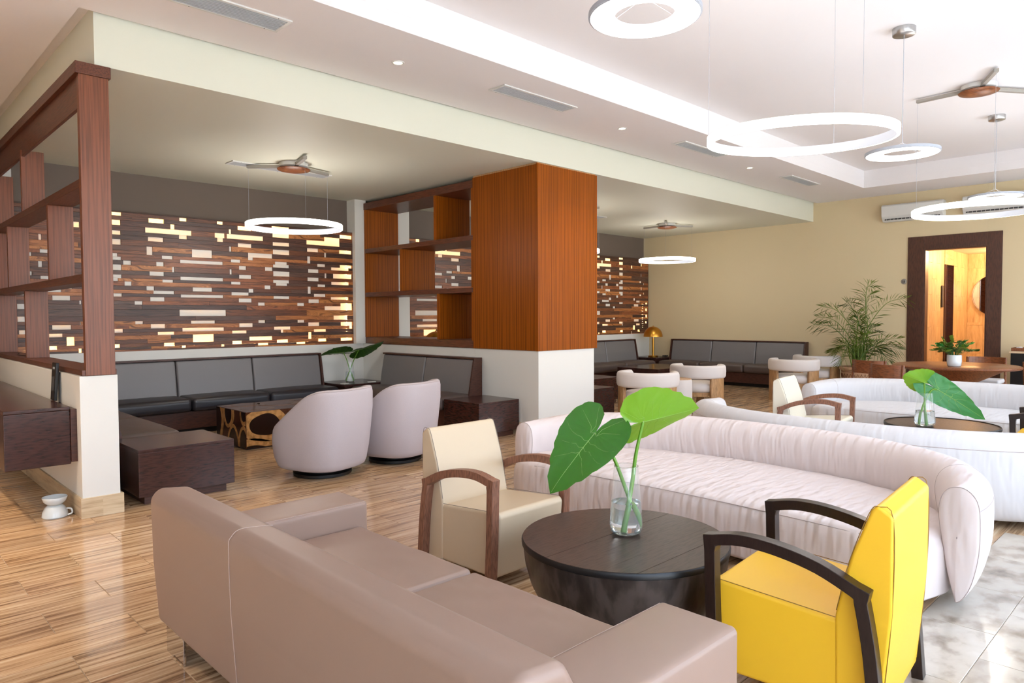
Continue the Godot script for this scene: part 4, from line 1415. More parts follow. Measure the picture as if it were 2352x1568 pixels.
func barrel_chair(label: String, at: Vector3, turn: float) -> void:
	var t := thing("barrel_chair", label, "armchair", at, turn, "white barrel chairs with oak legs")
	# the padded band, open towards +z
	var rows := []
	var n := 44
	for k in n + 1:
		var f := float(k) / n
		var a := deg_to_rad(lerpf(-132, 132, f))
		var d := Vector3(sin(a), 0, -cos(a))
		var row := []
		for e in 14:
			var b := TAU * e / 14
			var x := 0.052 * signf(cos(b)) * pow(absf(cos(b)), 0.55)
			var y := 0.098 * signf(sin(b)) * pow(absf(sin(b)), 0.55)
			var close := 1.0 if k > 0 and k < n else 0.6
			row.append(d * (0.36 + x * close) + Vector3(0, 0.60 + y * close, 0))
		rows.append(row)
	var s := Shape.new()
	s.grid(rows, true, false, false)
	var outward: Vector3 = rows[22][0] - (rows[22][0] + rows[22][7]) / 2
	if s.n[22 * 14].dot(outward) < 0:
		for k in s.n.size():
			s.n[k] = -s.n[k]
	for e in [0, n]:
		s.fan(rows[e], (rows[e][0] - rows[1 if e == 0 else n - 1][0]).normalized())
	part(t, "padded_band", fix(s), M.boucle)
	# curved oak legs under the band
	for a0 in [-62.0, 62.0, 180.0]:
		var out := []
		var r2 := []
		var wide := 22.0 if a0 < 100 else 16.0
		for k in 7:
			var a := deg_to_rad(a0 - wide + 2 * wide * k / 6)
			out.append(Vector2(sin(a), -cos(a)) * 0.392)
			r2.append(Vector2(sin(a), -cos(a)) * 0.345)
		if a0 == 180.0:
			continue
		r2.reverse()
		part(t, "leg", slab_body(PackedVector2Array(out + r2), 0.0, 0.515), M.oak)
	part(t, "seat_cushion", lathe([Vector2(0, 0.30), Vector2(0.30, 0.30), Vector2(0.33, 0.325), Vector2(0.335, 0.37), Vector2(0.32, 0.415), Vector2(0.27, 0.44), Vector2(0, 0.452)], 40), M.boucle)
	part(t, "seat_ring", lathe([Vector2(0, 0.24), Vector2(0.30, 0.24), Vector2(0.30, 0.30), Vector2(0, 0.30)], 40), M.oak)
	part(t, "front_leg", rb(Vector3(0.12, 0.26, 0.05), 0.004, 1), M.oak, Vector3(0, 0.13, 0.26))


func slab_body(poly: PackedVector2Array, y0: float, y1: float) -> ArrayMesh:
	var s := Shape.new()
	var tris := Geometry2D.triangulate_polygon(poly)
	for e in [[y1, Vector3.UP], [y0, Vector3.DOWN]]:
		var o := s.v.size()
		for p in poly:
			s.put(Vector3(p.x, e[0], p.y), e[1])
		for k in tris.size() / 3:
			s.tri(o + tris[k * 3], o + tris[k * 3 + 1], o + tris[k * 3 + 2])
	var area := 0.0
	for k in poly.size():
		area += poly[k].cross(poly[(k + 1) % poly.size()])
	for k in poly.size():
		var a := poly[k]
		var b := poly[(k + 1) % poly.size()]
		var e := b - a
		var out := Vector2(e.y, -e.x) * signf(area)
		s.flat_quad(Vector3(a.x, y0, a.y), Vector3(b.x, y0, b.y), Vector3(b.x, y1, b.y), Vector3(a.x, y1, a.y), Vector3(out.x, 0, out.y))
	return s.mesh()


# wall bench: x along the wall, back to the wall at z = 0; lengths of its sections
func banquette(label: String, at: Vector3, turn: float, lens: Array, ends: Array, seat_mat: Material, back_mat: Material) -> void:
	var t := thing("banquette", label, "banquette", at, turn, "grey upholstered wall benches")
	var long := 0.0
	for l in lens:
		long += l
	part(t, "base", rb(Vector3(long, 0.215, 0.60), 0.004, 1), M.bench_wood, Vector3(long / 2, 0.1775, 0.31))
	part(t, "plinth", rb(Vector3(long - 0.02, 0.07, 0.52), 0.003, 1), M.black, Vector3(long / 2, 0.035, 0.28))
	part(t, "back_board", rb(Vector3(long, 0.62, 0.03), 0.003, 1), M.bench_wood, Vector3(long / 2, 0.59, 0.016))
	part(t, "cap_rail", rb(Vector3(long, 0.022, 0.125), 0.003, 1), M.bench_wood, Vector3(long / 2, 0.895, 0.064))
	var x := 0.0
	for l in lens:
		part(t, "seat_cushion", cushion(Vector3(l - 0.006, 0.16, 0.545), 0.05, 0.018, 0.003, int(x * 10)), seat_mat, Vector3(x + l / 2, 0.365, 0.42))
		part(t, "back_cushion", rex([Vector2(0.035, 0.36), Vector2(0.035, 0.88), Vector2(0.115, 0.882), Vector2(0.165, 0.62), Vector2(0.20, 0.36)], l - 0.008, [0.01, 0.01, 0.03, 0.4, 0.03], 0.025), back_mat, Vector3(x + l / 2, 0, 0))
		x += l
	for e in ends:
		part(t, "end_panel", rex([Vector2(0.0, 0.28), Vector2(0.0, 0.906), Vector2(0.128, 0.906), Vector2(0.225, 0.40), Vector2(0.225, 0.28)], 0.028, 0.002, 0.002, 2), M.bench_wood, Vector3(e, 0, 0))


func box_table(label: String, lo: Vector3, hi: Vector3) -> void:
	var mid := Vector3((lo.x + hi.x) / 2, 0, (lo.z + hi.z) / 2)
	var t := thing("box_table", label, "side table", mid, 0.0, "dark wooden box tables")
	var w := hi.x - lo.x
	var d := hi.z - lo.z
	part(t, "box", rb(Vector3(w, hi.y - 0.09, d), 0.004, 2), M.mahogany, Vector3(0, 0.065 + (hi.y - 0.09) / 2, 0))
	part(t, "table_top", rb(Vector3(w, 0.025, d), 0.003, 2), M.mahogany, Vector3(0, hi.y - 0.0125, 0))
	part(t, "plinth", rb(Vector3(w - 0.1, 0.066, d - 0.1), 0.002, 1), M.bench_wood, Vector3(0, 0.033, 0))


# ------------------------------------------------------------------ groups

func foreground() -> void:
	leather_sofa()
	armchair("beige leather armchair with light brown wooden arms beside the round table", Vector3(2.66, 0, -2.87), 1.0, M.leather_beige, M.arm_light, M.seam_pale, 0.50)
	armchair("yellow leather armchair with dark wooden arms in the foreground", Vector3(2.71, 0, -1.115), 185.0, M.leather_yellow, M.arm_dark, M.seam_yellow, 0.56)
	drum_table("round dark wooden coffee table between the taupe sofa and the blush sofa", Vector3(2.58, 0, -1.92), true)
	curved_sofa("curved blush fabric sofa facing the taupe leather sofa", Vector3(3.89, 0, -2.35), -90.0, M.folds_blush, 1.46, 0.95)


func second_group() -> void:
	curved_sofa("curved pale sofa standing back to back behind the blush sofa", Vector3(6.32, 0, -2.05), 90.0, M.folds_white, 1.5, 0.95)
	curved_sofa("curved pale grey sofa at the right, facing the camera behind the second vase", Vector3(8.5, 0, -1.98), -90.0, M.folds_white, 1.55, 0.95)
	drum_table("round dark coffee table in front of the pale grey sofa, mostly hidden", Vector3(7.35, 0, -1.85), false)
	armchair("cream leather armchair with brown arms beside the pale grey sofa", Vector3(7.02, 0, -2.86), 8.0, M.leather_cream, M.arm_light, M.seam_pale)
	armchair("armchair with dark wooden arms cut by the right edge of the picture", Vector3(7.29, 0, -0.98), 183.0, M.leather_yellow, M.arm_dark, M.seam_yellow)


func bay_one() -> void:
	banquette("long grey banquette under the wooden panel of the near bay", Vector3(1.52, 0, -9.485), 0.0, [0.6, 1.0, 1.0, 1.02], [3.63], M.leather_navy, M.leather_grey)
	banquette("grey banquette against the left low wall, mostly hidden behind it", Vector3(1.495, 0, -6.45), 90.0, [1.1, 1.2], [0.014], M.leather_brown, M.leather_grey)
	banquette("two seat grey banquette between the corner table and the box table by the column", Vector3(5.955, 0, -8.74), -90.0, [1.03, 1.03], [2.05], M.leather_brown, M.leather_grey)
	box_table("dark wooden box table at the end of the left low wall", Vector3(1.63, 0, -6.42), Vector3(2.36, 0.43, -5.74))
	box_table("dark wooden box table standing against the white column base", Vector3(5.30, 0, -6.64), Vector3(5.95, 0.43, -6.0))
	tub_chair("grey fabric tub chair nearest the log coffee table", Vector3(3.20, 0, -5.80), 198.0)
	tub_chair("grey fabric tub chair behind the beige armchair, right of its twin", Vector3(4.03, 0, -5.84), 198.0)
	# corner table
	var c := thing("corner_table", "small dark corner table with the vase between two grey banquettes", "side table", Vector3(5.55, 0, -9.1))
	part(c, "table_top", rb(Vector3(0.74, 0.035, 0.72), 0.004, 2), M.mahogany, Vector3(0, 0.452, 0))
	part(c, "box", rb(Vector3(0.66, 0.43, 0.64), 0.004, 1), M.bench_wood, Vector3(0, 0.218, -0.02))
	for k in 2:
		tag(part(self, "table_card", rb(Vector3(0.12, 0.008, 0.07), 0.001, 1), M.plastic, Vector3(5.28 + 0.42 * k, 0.4745, -8.9 + 0.05 * k), Vector3(0, 20 - 40 * k, 0)), ["small white card on the corner table left of the vase", "small white card on the corner table right of the vase"][k], "card")
	log_table()


func log_table() -> void:
	var t := thing("log_table", "rectangular coffee table of polished log slices in front of the grey banquette", "coffee table", Vector3(3.7, 0, -7.77))
	var w := 1.08
	var d := 0.8
	var h := 0.40
	part(t, "body", rb(Vector3(w, h, d), 0.006, 2), M.log, Vector3(0, h / 2 + 0.012, 0))
	part(t, "foot_plate", rb(Vector3(w - 0.03, 0.014, d - 0.03), 0.002, 1), M.black, Vector3(0, 0.007, 0))
	# slices: [face, u, v, sap radii, heart radii]; u from the left, v from the bottom of each face
	var cuts := [
		["front", 0.215, 0.245, 0.27, 0.19, 0.175, 0.12], ["front", 0.09, -0.03, 0.26, 0.135, 0.16, 0.06], ["front", 0.72, 0.2, 0.26, 0.19, 0.19, 0.13], ["front", 0.46, -0.02, 0.12, 0.1, 0.06, 0.05], ["front", 0.99, 0.05, 0.12, 0.15, 0.07, 0.09],
		["left", 0.34, 0.35, 0.16, 0.16, 0.09, 0.12], ["left", 0.04, 0.25, 0.16, 0.27, 0.10, 0.2], ["left", 0.47, 0.02, 0.16, 0.21, 0.12, 0.17], ["left", 0.76, 0.38, 0.11, 0.14, 0.07, 0.09], ["left", 0.74, 0.04, 0.13, 0.2, 0.09, 0.16],
		["top", 0.2, 0.25, 0.23, 0.2, 0.15, 0.13], ["top", 0.62, 0.5, 0.25, 0.22, 0.17, 0.15], ["top", 0.9, 0.2, 0.18, 0.16, 0.11, 0.1], ["top", 0.25, 0.65, 0.2, 0.15, 0.13, 0.09], ["top", 0.95, 0.6, 0.12, 0.15, 0.07, 0.1]]
	for c in cuts:
		var fw: float = {"front": w, "left": d, "top": w}[c[0]]
		var fh: float = {"front": h, "left": h, "top": d}[c[0]]
		var frame := PackedVector2Array([Vector2(0.006, 0.006), Vector2(fw - 0.006, 0.006), Vector2(fw - 0.006, fh - 0.006), Vector2(0.006, fh - 0.006)])
		var sap: MeshInstance3D
		for e in 2:
			var disc := PackedVector2Array()
			for j in 40:
				var a := TAU * j / 40
				var wob := 1.0 + 0.03 * sin(a * 3 + c[1] * 20) + 0.02 * sin(a * 5 + c[2] * 30)
				disc.append(Vector2(c[1] + cos(a) * c[3 + e * 2] * wob, c[2] + sin(a) * c[4 + e * 2] * wob))
			for poly in Geometry2D.intersect_polygons(disc, frame):
				var flat := PackedVector2Array()
				for p in poly:
					flat.append(Vector2(p.x, -p.y))
				var up := 0.002 + 0.0012 * e
				var body := slab(flat, 0.0, up)
				if e == 0:
					sap = part(t, "log_slice", body, M.sap_top if c[0] == "top" else M.sap)
					if c[0] == "front":
						sap.transform = Transform3D(Basis(Vector3(1, 0, 0), Vector3(0, 0, 1), Vector3(0, -1, 0)), Vector3(-w / 2, 0.012, d / 2))
					elif c[0] == "left":
						sap.transform = Transform3D(Basis(Vector3(0, 0, 1), Vector3(-1, 0, 0), Vector3(0, -1, 0)), Vector3(-w / 2, 0.012, -d / 2))
					else:
						sap.transform = Transform3D(Basis.IDENTITY, Vector3(-w / 2, h + 0.012, d / 2))
				elif sap:
					part(sap, "heartwood", body, M.heart_top if c[0] == "top" else M.heart)
				break


func bay_two() -> void:
	banquette("grey banquette under the far wooden panel beside the brass lamp", Vector3(7.5, 0, -9.485), 0.0, [1.1, 1.1, 1.1, 1.1, 1.08], [5.49], M.leather_brown, M.leather_grey)
	banquette("long grey banquette against the cream wall", Vector3(FAR - 0.005, 0, -8.78), -90.0, [1.0, 1.0, 1.0], [-0.014, 3.014], M.leather_brown, M.leather_grey)
	var c := thing("corner_table", "dark corner table carrying the brass lamp", "side table", Vector3(13.36, 0, -9.14))
	part(c, "table_top", rb(Vector3(0.7, 0.03, 0.66), 0.004, 2), M.mahogany, Vector3(0, 0.485, 0))
	part(c, "box", rb(Vector3(0.6, 0.47, 0.56), 0.004, 1), M.bench_wood, Vector3(0.02, 0.235, -0.02))
	box_table("dark wooden box table right of the column, behind the tall leaf", Vector3(7.06, 0, -6.75), Vector3(7.9, 0.43, -6.05))
	box_table("low dark wooden table in the far bay behind the white barrel chairs", Vector3(11.0, 0, -8.35), Vector3(12.35, 0.43, -7.4))
	box_table("dark wooden box table seen between the column and a white barrel chair", Vector3(8.4, 0, -7.7), Vector3(9.3, 0.43, -7.0))
	barrel_chair("white barrel chair with oak legs nearest the column", Vector3(7.72, 0, -5.36), 111.0)
	barrel_chair("white barrel chair with oak legs, second from the column, beside the white drum stool", Vector3(9.33, 0, -5.58), 111.0)
	barrel_chair("white barrel chair with oak legs directly behind the cream armchair", Vector3(11.62, 0, -5.12), 111.0)
	barrel_chair("white barrel chair farthest from the column, next to the potted palm", Vector3(12.92, 0, -5.27), 111.0)
	var s := thing("drum_stool", "white cylindrical drum stool between two white barrel chairs", "stool", Vector3(8.6, 0, -5.46))
	part(s, "drum", lathe([Vector2(0, 0.0), Vector2(0.17, 0.0), Vector2(0.19, 0.02), Vector2(0.2, 0.1), Vector2(0.2, 0.5), Vector2(0.19, 0.53)], 48), M.boucle)
	part(s, "top", lathe([Vector2(0.19, 0.53), Vector2(0.185, 0.54), Vector2(0, 0.54)], 48), M.oak)


func dining() -> void:
	var t := thing("dining_table", "round teak dining table with the white plant pot on it", "table", Vector3(10.95, 0, -2.6))
	part(t, "table_top", lathe([Vector2(0, 0.705), Vector2(0.74, 0.705), Vector2(0.755, 0.72), Vector2(0.755, 0.735), Vector2(0.74, 0.745), Vector2(0, 0.745)], 64), M.teak)
	part(t, "pedestal", lathe([Vector2(0, 0.0), Vector2(0.3, 0.0), Vector2(0.3, 0.03), Vector2(0.1, 0.08), Vector2(0.08, 0.3), Vector2(0.13, 0.45), Vector2(0.6, 0.70), Vector2(0.6, 0.705)], 48), M.teak)
	for e in [[Vector3(10.5, 0, -3.45), 75.0, "teak dining chair at the table, nearest the potted palm"], [Vector3(9.78, 0, -2.98), 68.0, "teak dining chair at the table, left of the second vase"], [Vector3(11.05, 0, -1.72), 250.0, "teak dining chair at the table, nearest the black counter"], [Vector3(12.05, 0, -2.5), -90.0, "teak dining chair on the far side of the dining table"]]:
		var c := thing("dining_chair", e[2], "chair", e[0], e[1], "teak chairs round the dining table")
		part(c, "seat", cushion(Vector3(0.46, 0.06, 0.44), 0.02, 0.01), M.cloth_white, Vector3(0, 0.46, 0))
		part(c, "seat_frame", rb(Vector3(0.46, 0.04, 0.44), 0.006, 1), M.teak, Vector3(0, 0.41, 0))
		var rows := []
		for y in 2:
			var row := []
			for k in 13:
				var a := deg_to_rad(-50.0 + 100.0 * k / 12)
				row.append(Vector2(sin(a) * 0.3, 0.02 - cos(a) * 0.3 + 0.0))
			rows.append(row)
		var outl := []
		for p in rows[0]:
			outl.append(Vector2(p.x, p.y))
		rows[1].reverse()
		for p in rows[1]:
			outl.append(Vector2(p.x, p.y) * 0.94)
		part(c, "back_panel", slab_body(PackedVector2Array(outl), 0.62, 0.80), M.teak)
		for sx in [-1, 1]:
			part(c, "leg", tube([Vector3(sx * 0.2, 0, 0.19), Vector3(sx * 0.19, 0.42, 0.18)], 0.018, 8), M.teak)
			part(c, "leg", tube([Vector3(sx * 0.24, 0, -0.22), Vector3(sx * 0.235, 0.40, -0.19), Vector3(sx * 0.237, 0.80, -0.165)], 0.018, 8), M.teak)
	# counter at the right edge
	var k := thing("service_counter", "black counter against the cream wall at the right edge", "counter", Vector3(13.36, 0, -1.55))
	part(k, "cabinet", rb(Vector3(0.66, 0.83, 1.6), 0.004, 1), M.black, Vector3(0, 0.415, 0))
	part(k, "counter_top", rb(Vector3(0.70, 0.03, 1.64), 0.004, 2), M.wall_stone[2], Vector3(0, 0.845, 0))
	var tr := thing("serving_tray", "wooden tray of white napkins on the black counter", "tray", Vector3(13.2, 0.861, -2.10))
	part(tr, "tray_base", rb(Vector3(0.3, 0.012, 0.5), 0.003, 1), M.teak, Vector3(0, 0.006, 0))
	for s in [-1, 1]:
		part(tr, "tray_side", rb(Vector3(0.3, 0.04, 0.012), 0.003, 1), M.teak, Vector3(0, 0.032, s * 0.244))
		part(tr, "tray_side", rb(Vector3(0.012, 0.04, 0.476), 0.003, 1), M.teak, Vector3(s * 0.144, 0.032, 0))
	for j in 4:
		tag(part(self, "rolled_napkin", tube([Vector3(-0.11, 0, 0), Vector3(0.11, 0, 0)], 0.026, 12), M.boucle, Vector3(13.2, 0.9, -2.27 + 0.11 * j)), ["white rolled napkin at the near left end of the wooden tray", "second white rolled napkin from the left in the wooden tray", "third white rolled napkin from the left in the wooden tray", "white rolled napkin at the right end of the wooden tray"][j], "napkin", "rolled napkins in the tray")


# ------------------------------------------------------------------ plants

# heart shaped blade: grows from `at` to `tip`, its breadth along `side`
func blade(at: Vector3, tip: Vector3, side: Vector3, broad: float, fold: float, droop: float, key: int) -> Array:
	var d := tip - at
	var long := d.length()
	d = d.normalized()
	var s := (side - d * side.dot(d)).normalized()
	var up := d.cross(s)
	var shape := [[0, 1.0], [8, 0.90], [20, 0.72], [38, 0.58], [58, 0.50], [80, 0.47], [105, 0.48], [130, 0.50], [150, 0.47], [166, 0.33], [176, 0.12], [180, 0.03]]
	var reach := func(deg: float) -> float:
		for k in shape.size() - 1:
			if deg <= shape[k + 1][0]:
				return lerpf(shape[k][1], shape[k + 1][1], smoothstep(shape[k][0], shape[k + 1][0], deg))
		return 0.03
	var wave := FastNoiseLite.new()
	wave.seed = key
	wave.frequency = 1.0
	var put := func(a: float, f: float) -> Vector3:
		var r: float = reach.call(absf(rad_to_deg(a))) * f
		var x := cos(a) * r
		var y := sin(a) * r * broad
		var z := fold * absf(y) * (1.0 - 0.4 * absf(y)) - droop * maxf(x, 0.0) * maxf(x, 0.0) + droop * 0.5 * minf(x, 0.0) * minf(x, 0.0) * -1.0
		z += 0.035 * f * f * wave.get_noise_2d(a * 2.2, f) + 0.006 * f * (1 - f) * sin(absf(a) * 22.0)
		return at + (d * x + s * y + up * z) * long
	var rows := []
	for j in 11:
		var row := []
		for k in 61:
			row.append(put.call(-PI + TAU * k / 60, 0.02 + 0.98 * j / 10.0))
		rows.append(row)
	var body := Shape.new()
	body.grid(rows)
	var ribs := Shape.new()
	var lines := []
	var mid := []
	for j in 12:
		mid.append(put.call(0.0, 0.02 + 0.95 * j / 11.0))
	lines.append([mid, 0.006])
	for e in [-1, 1]:
		for a in [24.0, 48.0, 80.0, 118.0, 150.0]:
			var line := []
			for j in 9:
				var f := j / 8.0
				# side ribs leave the middle one further out and bend towards the tip
				var start: float = 0.42 * (1.0 - a / 120.0) if a < 110 else 0.0
				var q := deg_to_rad(a * (0.35 + 0.65 * f)) if a < 110 else deg_to_rad(a)
				line.append(put.call(e * q * smoothstep(-0.01, 0.25, f), start + (0.9 - start) * f))
			lines.append([line, 0.0028])
	for l in lines:
		var r := []
		for k in l[0].size():
			r.append(l[1] * long * (1.0 - 0.75 * k / l[0].size()))
		tube_into(ribs, l[0], r, 5)
	return [body.mesh(), ribs.mesh()]


func leaf(label: String, at: Vector3, tip: Vector3, side: Vector3, broad: float, fold: float, droop: float, stem: Array, thick: float, green: Material, key: int) -> void:
	var t := thing("leaf_stem", label, "leaf", stem[0], 0.0, "cut leaves in glass vases")
	var got := blade(at - stem[0], tip - stem[0], side, broad, fold, droop, key)
	var b := part(t, "blade", got[0], green)
	part(b, "veins", got[1], M.vein)
	var path := []
	for p in stem:
		path.append(p - stem[0])
	path.append(at - stem[0])
	path = curve(path, 8)
	var r := []
	for k in path.size():
		r.append(lerpf(thick, thick * 0.55, float(k) / path.size()))
	part(t, "stalk", tube(path, r, 12), M.stalk)


func glass_vase(label: String, at: Vector3, tall: float, r0: float, r1: float, fill: float) -> void:
	var t := thing("glass_vase", label, "vase", at, 0.0, "glass vases of leaves")
	var k := 0.0028
	part(t, "vessel", lathe([Vector2(0, 0.0), Vector2(r0 * 0.72, 0.0), Vector2(r0 * 0.92, 0.012), Vector2(r0, 0.04), Vector2(lerpf(r0, r1, 0.30), tall * 0.42), Vector2(lerpf(r0, r1, 0.7), tall * 0.72), Vector2(r1, tall)], 48), M.vase)
	part(t, "lip", lathe([Vector2(r1 + 0.0006, tall - 0.001), Vector2(r1 + 0.0004, tall + 0.001), Vector2(r1 - 0.002, tall + 0.001), Vector2(r1 - 0.0022, tall - 0.001)], 48), M.glass)
	part(t, "thick_base", lathe([Vector2(0, 0.001), Vector2(r0 * 0.7, 0.001), Vector2(r0 * 0.9, 0.0115), Vector2(0, 0.0115)], 48), M.glass)
	var y1 := tall * fill
	var f0 := r0 - k - 0.0004
	part(t, "water", lathe([Vector2(0, 0.0125), Vector2(r0 * 0.68, 0.0125), Vector2(r0 * 0.9 - k - 0.0006, 0.019), Vector2(f0, 0.042), Vector2(lerpf(f0, lerpf(r0, r1, 0.30) - k - 0.0004, (y1 - 0.042) / (tall * 0.42 - 0.042)), y1), Vector2(0, y1)], 48), M.water)


func palm() -> void:
	var o := Vector3(12.95, 0, -4.56)
	var pot := thing("plant_pot", "terracotta pot with a zigzag band holding the palm", "plant pot", o)
	part(pot, "pot_wall", lathe([Vector2(0, 0.0), Vector2(0.19, 0.0), Vector2(0.20, 0.02), Vector2(0.25, 0.30), Vector2(0.27, 0.46), Vector2(0.30, 0.47), Vector2(0.305, 0.50), Vector2(0.29, 0.52), Vector2(0.265, 0.515), Vector2(0.255, 0.46), Vector2(0, 0.46)], 48), M.terracotta)
	var zig := Shape.new()
	var line := []
	for k in 57:
		var a := TAU * k / 56
		var y := 0.40 if k % 2 else 0.325
		var r := 0.2525 + (y - 0.30) * 0.125
		line.append(Vector3(cos(a) * r, y, sin(a) * r))
	tube_into(zig, line, 0.006, 5)
	part(pot, "zigzag_band", zig.mesh(), M.terracotta_dark)
	for y in [0.295, 0.435]:
		var ring := []
		for k in 49:
			ring.append(Vector3(cos(TAU * k / 48), 0, sin(TAU * k / 48)) * (0.25 + (y - 0.30) * 0.125) + Vector3(0, y, 0))
		part(pot, "groove_band", tube(ring, 0.004, 5), M.terracotta_dark)
	part(pot, "soil", lathe([Vector2(0.255, 0.47), Vector2(0, 0.48)], 24), M.soil)
	var t := thing("potted_palm", "tall leafy palm in the terracotta pot beside the door frame", "palm", o + Vector3(0, 0.475, 0))
	var right := Vector3(0.717, 0, 0.697)
	var away := Vector3(0.697, 0, -0.717)
	var tips := [[-0.76, 0.79, 0.1], [-0.72, 1.10, -0.15], [-0.60, 0.92, 0.3], [0.24, 1.50, 0.0], [0.80, 1.24, -0.1], [0.60, 0.36, -0.25], [0.50, 0.24, 0.1], [-0.50, 0.42, -0.3], [-0.42, 0.10, -0.2], [-0.36, 0.30, 0.2], [-0.10, 1.18, 0.25], [0.10, 1.32, -0.3], [0.42, 0.74, 0.2], [0.36, 0.14, -0.35], [-0.22, 1.00, -0.4], [0.52, 0.55, -0.4], [0.18, 0.9, 0.35], [-0.1, 0.62, -0.45]]
	for e in tips:
		var end: Vector3 = right * e[0] + Vector3(0, e[1], 0) + away * e[2]
		var flat := Vector3(end.x, 0, end.z)
		var rise: float = maxf(e[1] * 0.9, 0.42)
		var root := Vector3(rng.randf_range(-0.09, 0.09), 0, rng.randf_range(-0.09, 0.09))
		var path := curve([root, root + flat * 0.18 + Vector3(0, rise * 0.55, 0), flat * 0.55 + Vector3(0, rise * 1.02 if e[1] > 0.6 else rise * 1.0, 0), end], 11)
		var frond := Shape.new()
		var r := []
		for k in path.size():
			r.append(lerpf(0.011, 0.002, float(k) / path.size()))
		tube_into(frond, path, r, 5)
		var n := path.size()
		var d_side: Vector3 = (end - root).cross(Vector3.UP)
		d_side = d_side.normalized() if d_side.length() > 0.05 else right
		for k in range(8, n):
			for h in 1:
				for s in [-1.0, 1.0]:
					var f := (k + h * 0.5 - 8.0) / (n - 8.0)
					if k + 1 >= n and h == 1:
						continue
					var p: Vector3 = path[k].lerp(path[mini(k + 1, n - 1)], h * 0.5)
					var d: Vector3 = (path[mini(k + 1, n - 1)] - path[k - 1]).normalized()
					var l := 0.33 * sin(PI * (0.18 + 0.74 * f)) + 0.03
					var rise_by: Vector3 = d_side.cross(d).normalized()
					if rise_by.y < 0:
						rise_by = -rise_by
					var out: Vector3 = (d_side * s * 0.5 + d * 0.62 + rise_by * ((0.62 if (k + int(s)) % 3 else -0.35) + 0.15 * rng.randf())).normalized()
					var q := p + out * l * 0.52 + Vector3(0, -0.17 * l, 0)
					var tip := p + out * l * 0.95 + Vector3(0, -0.32 * l - 0.03 * rng.randf(), 0)
					var wide := out.cross(Vector3.UP).normalized() * 0.0042
					var m := out.cross(wide).normalized()
					if m.y < 0:
						m = -m
					var a := frond.put(p, m)
					var b := frond.put(q + wide, m)
					var c := frond.put(q - wide, m)
					var g := frond.put(tip, m)
					frond.quad(a, b, g, c)
		part(t, "frond", frond.mesh(), M.palm_light if rng.randf() < 0.35 else M.palm)
	for k in 9:
		var a := TAU * k / 9
		part(t, "cane", tube([Vector3(cos(a), 0, sin(a)) * 0.08, Vector3(cos(a), 0, sin(a)) * 0.10 + Vector3(0, 0.42, 0)], [0.014, 0.009], 7), M.palm_light)


func table_plant() -> void:
	var o := Vector3(10.62, 0.745, -2.53)
	var pot := thing("white_pot", "white ceramic pot on the round dining table", "plant pot", o)
	part(pot, "pot_wall", lathe([Vector2(0, 0.0), Vector2(0.065, 0.0), Vector2(0.08, 0.012), Vector2(0.086, 0.06), Vector2(0.085, 0.15), Vector2(0.082, 0.153), Vector2(0.078, 0.15), Vector2(0.077, 0.13), Vector2(0, 0.13)], 40), M.ceramic)
	var t := thing("table_bouquet", "bushy green foliage arrangement in the white pot", "plant", o + Vector3(0, 0.131, 0))
	var right := Vector3(0.717, 0, 0.697)
	var away := Vector3(0.697, 0, -0.717)
	for k in 46:
		var a := rng.randf() * TAU
		var lean := sqrt(rng.randf()) * 1.25
		var l := rng.randf_range(0.16, 0.28)
		var d := (right * cos(a) * sin(lean) + away * sin(a) * sin(lean) * 0.8 + Vector3(0, cos(lean) * 0.9 + 0.12, 0)).normalized()
		var root := Vector3(d.x, 0, d.z) * 0.04
		var end := root + d * l
		var twig := Shape.new()
		var path := curve([root, root + d * l * 0.5 + Vector3(0, 0.02, 0), end - Vector3(0, 0.03 * lean, 0)], 4)
		tube_into(twig, path, 0.002, 4)
		var big := k % 3 == 0
		for j in range(3 if not big else 5, path.size()):
			for s in [-1.0, 1.0]:
				var e: Vector3 = d.cross(Vector3.UP).normalized() * s
				var p: Vector3 = path[j]
				var out: Vector3 = (e + d * 0.5 + Vector3(0, rng.randf_range(-0.2, 0.5), 0)).normalized()
				var w := 0.024 if big else 0.010
				var ll := 0.055 if big else 0.05
				var wide := out.cross(Vector3(rng.randf_range(-0.4, 0.4), 1, rng.randf_range(-0.4, 0.4))).normalized() * w
				var m := out.cross(wide).normalized()
				if m.y < 0:
					m = -m
				var ring := []
				for q in 8:
					var b := TAU * q / 8
					ring.append(p + out * ll * (0.5 - 0.5 * cos(b)) + wide * sin(b))
				twig.fan(ring, m)
		part(t, "twig", twig.mesh(), [M.leaf_dark, M.palm, M.leaf_jade, M.palm_light][k % 4])


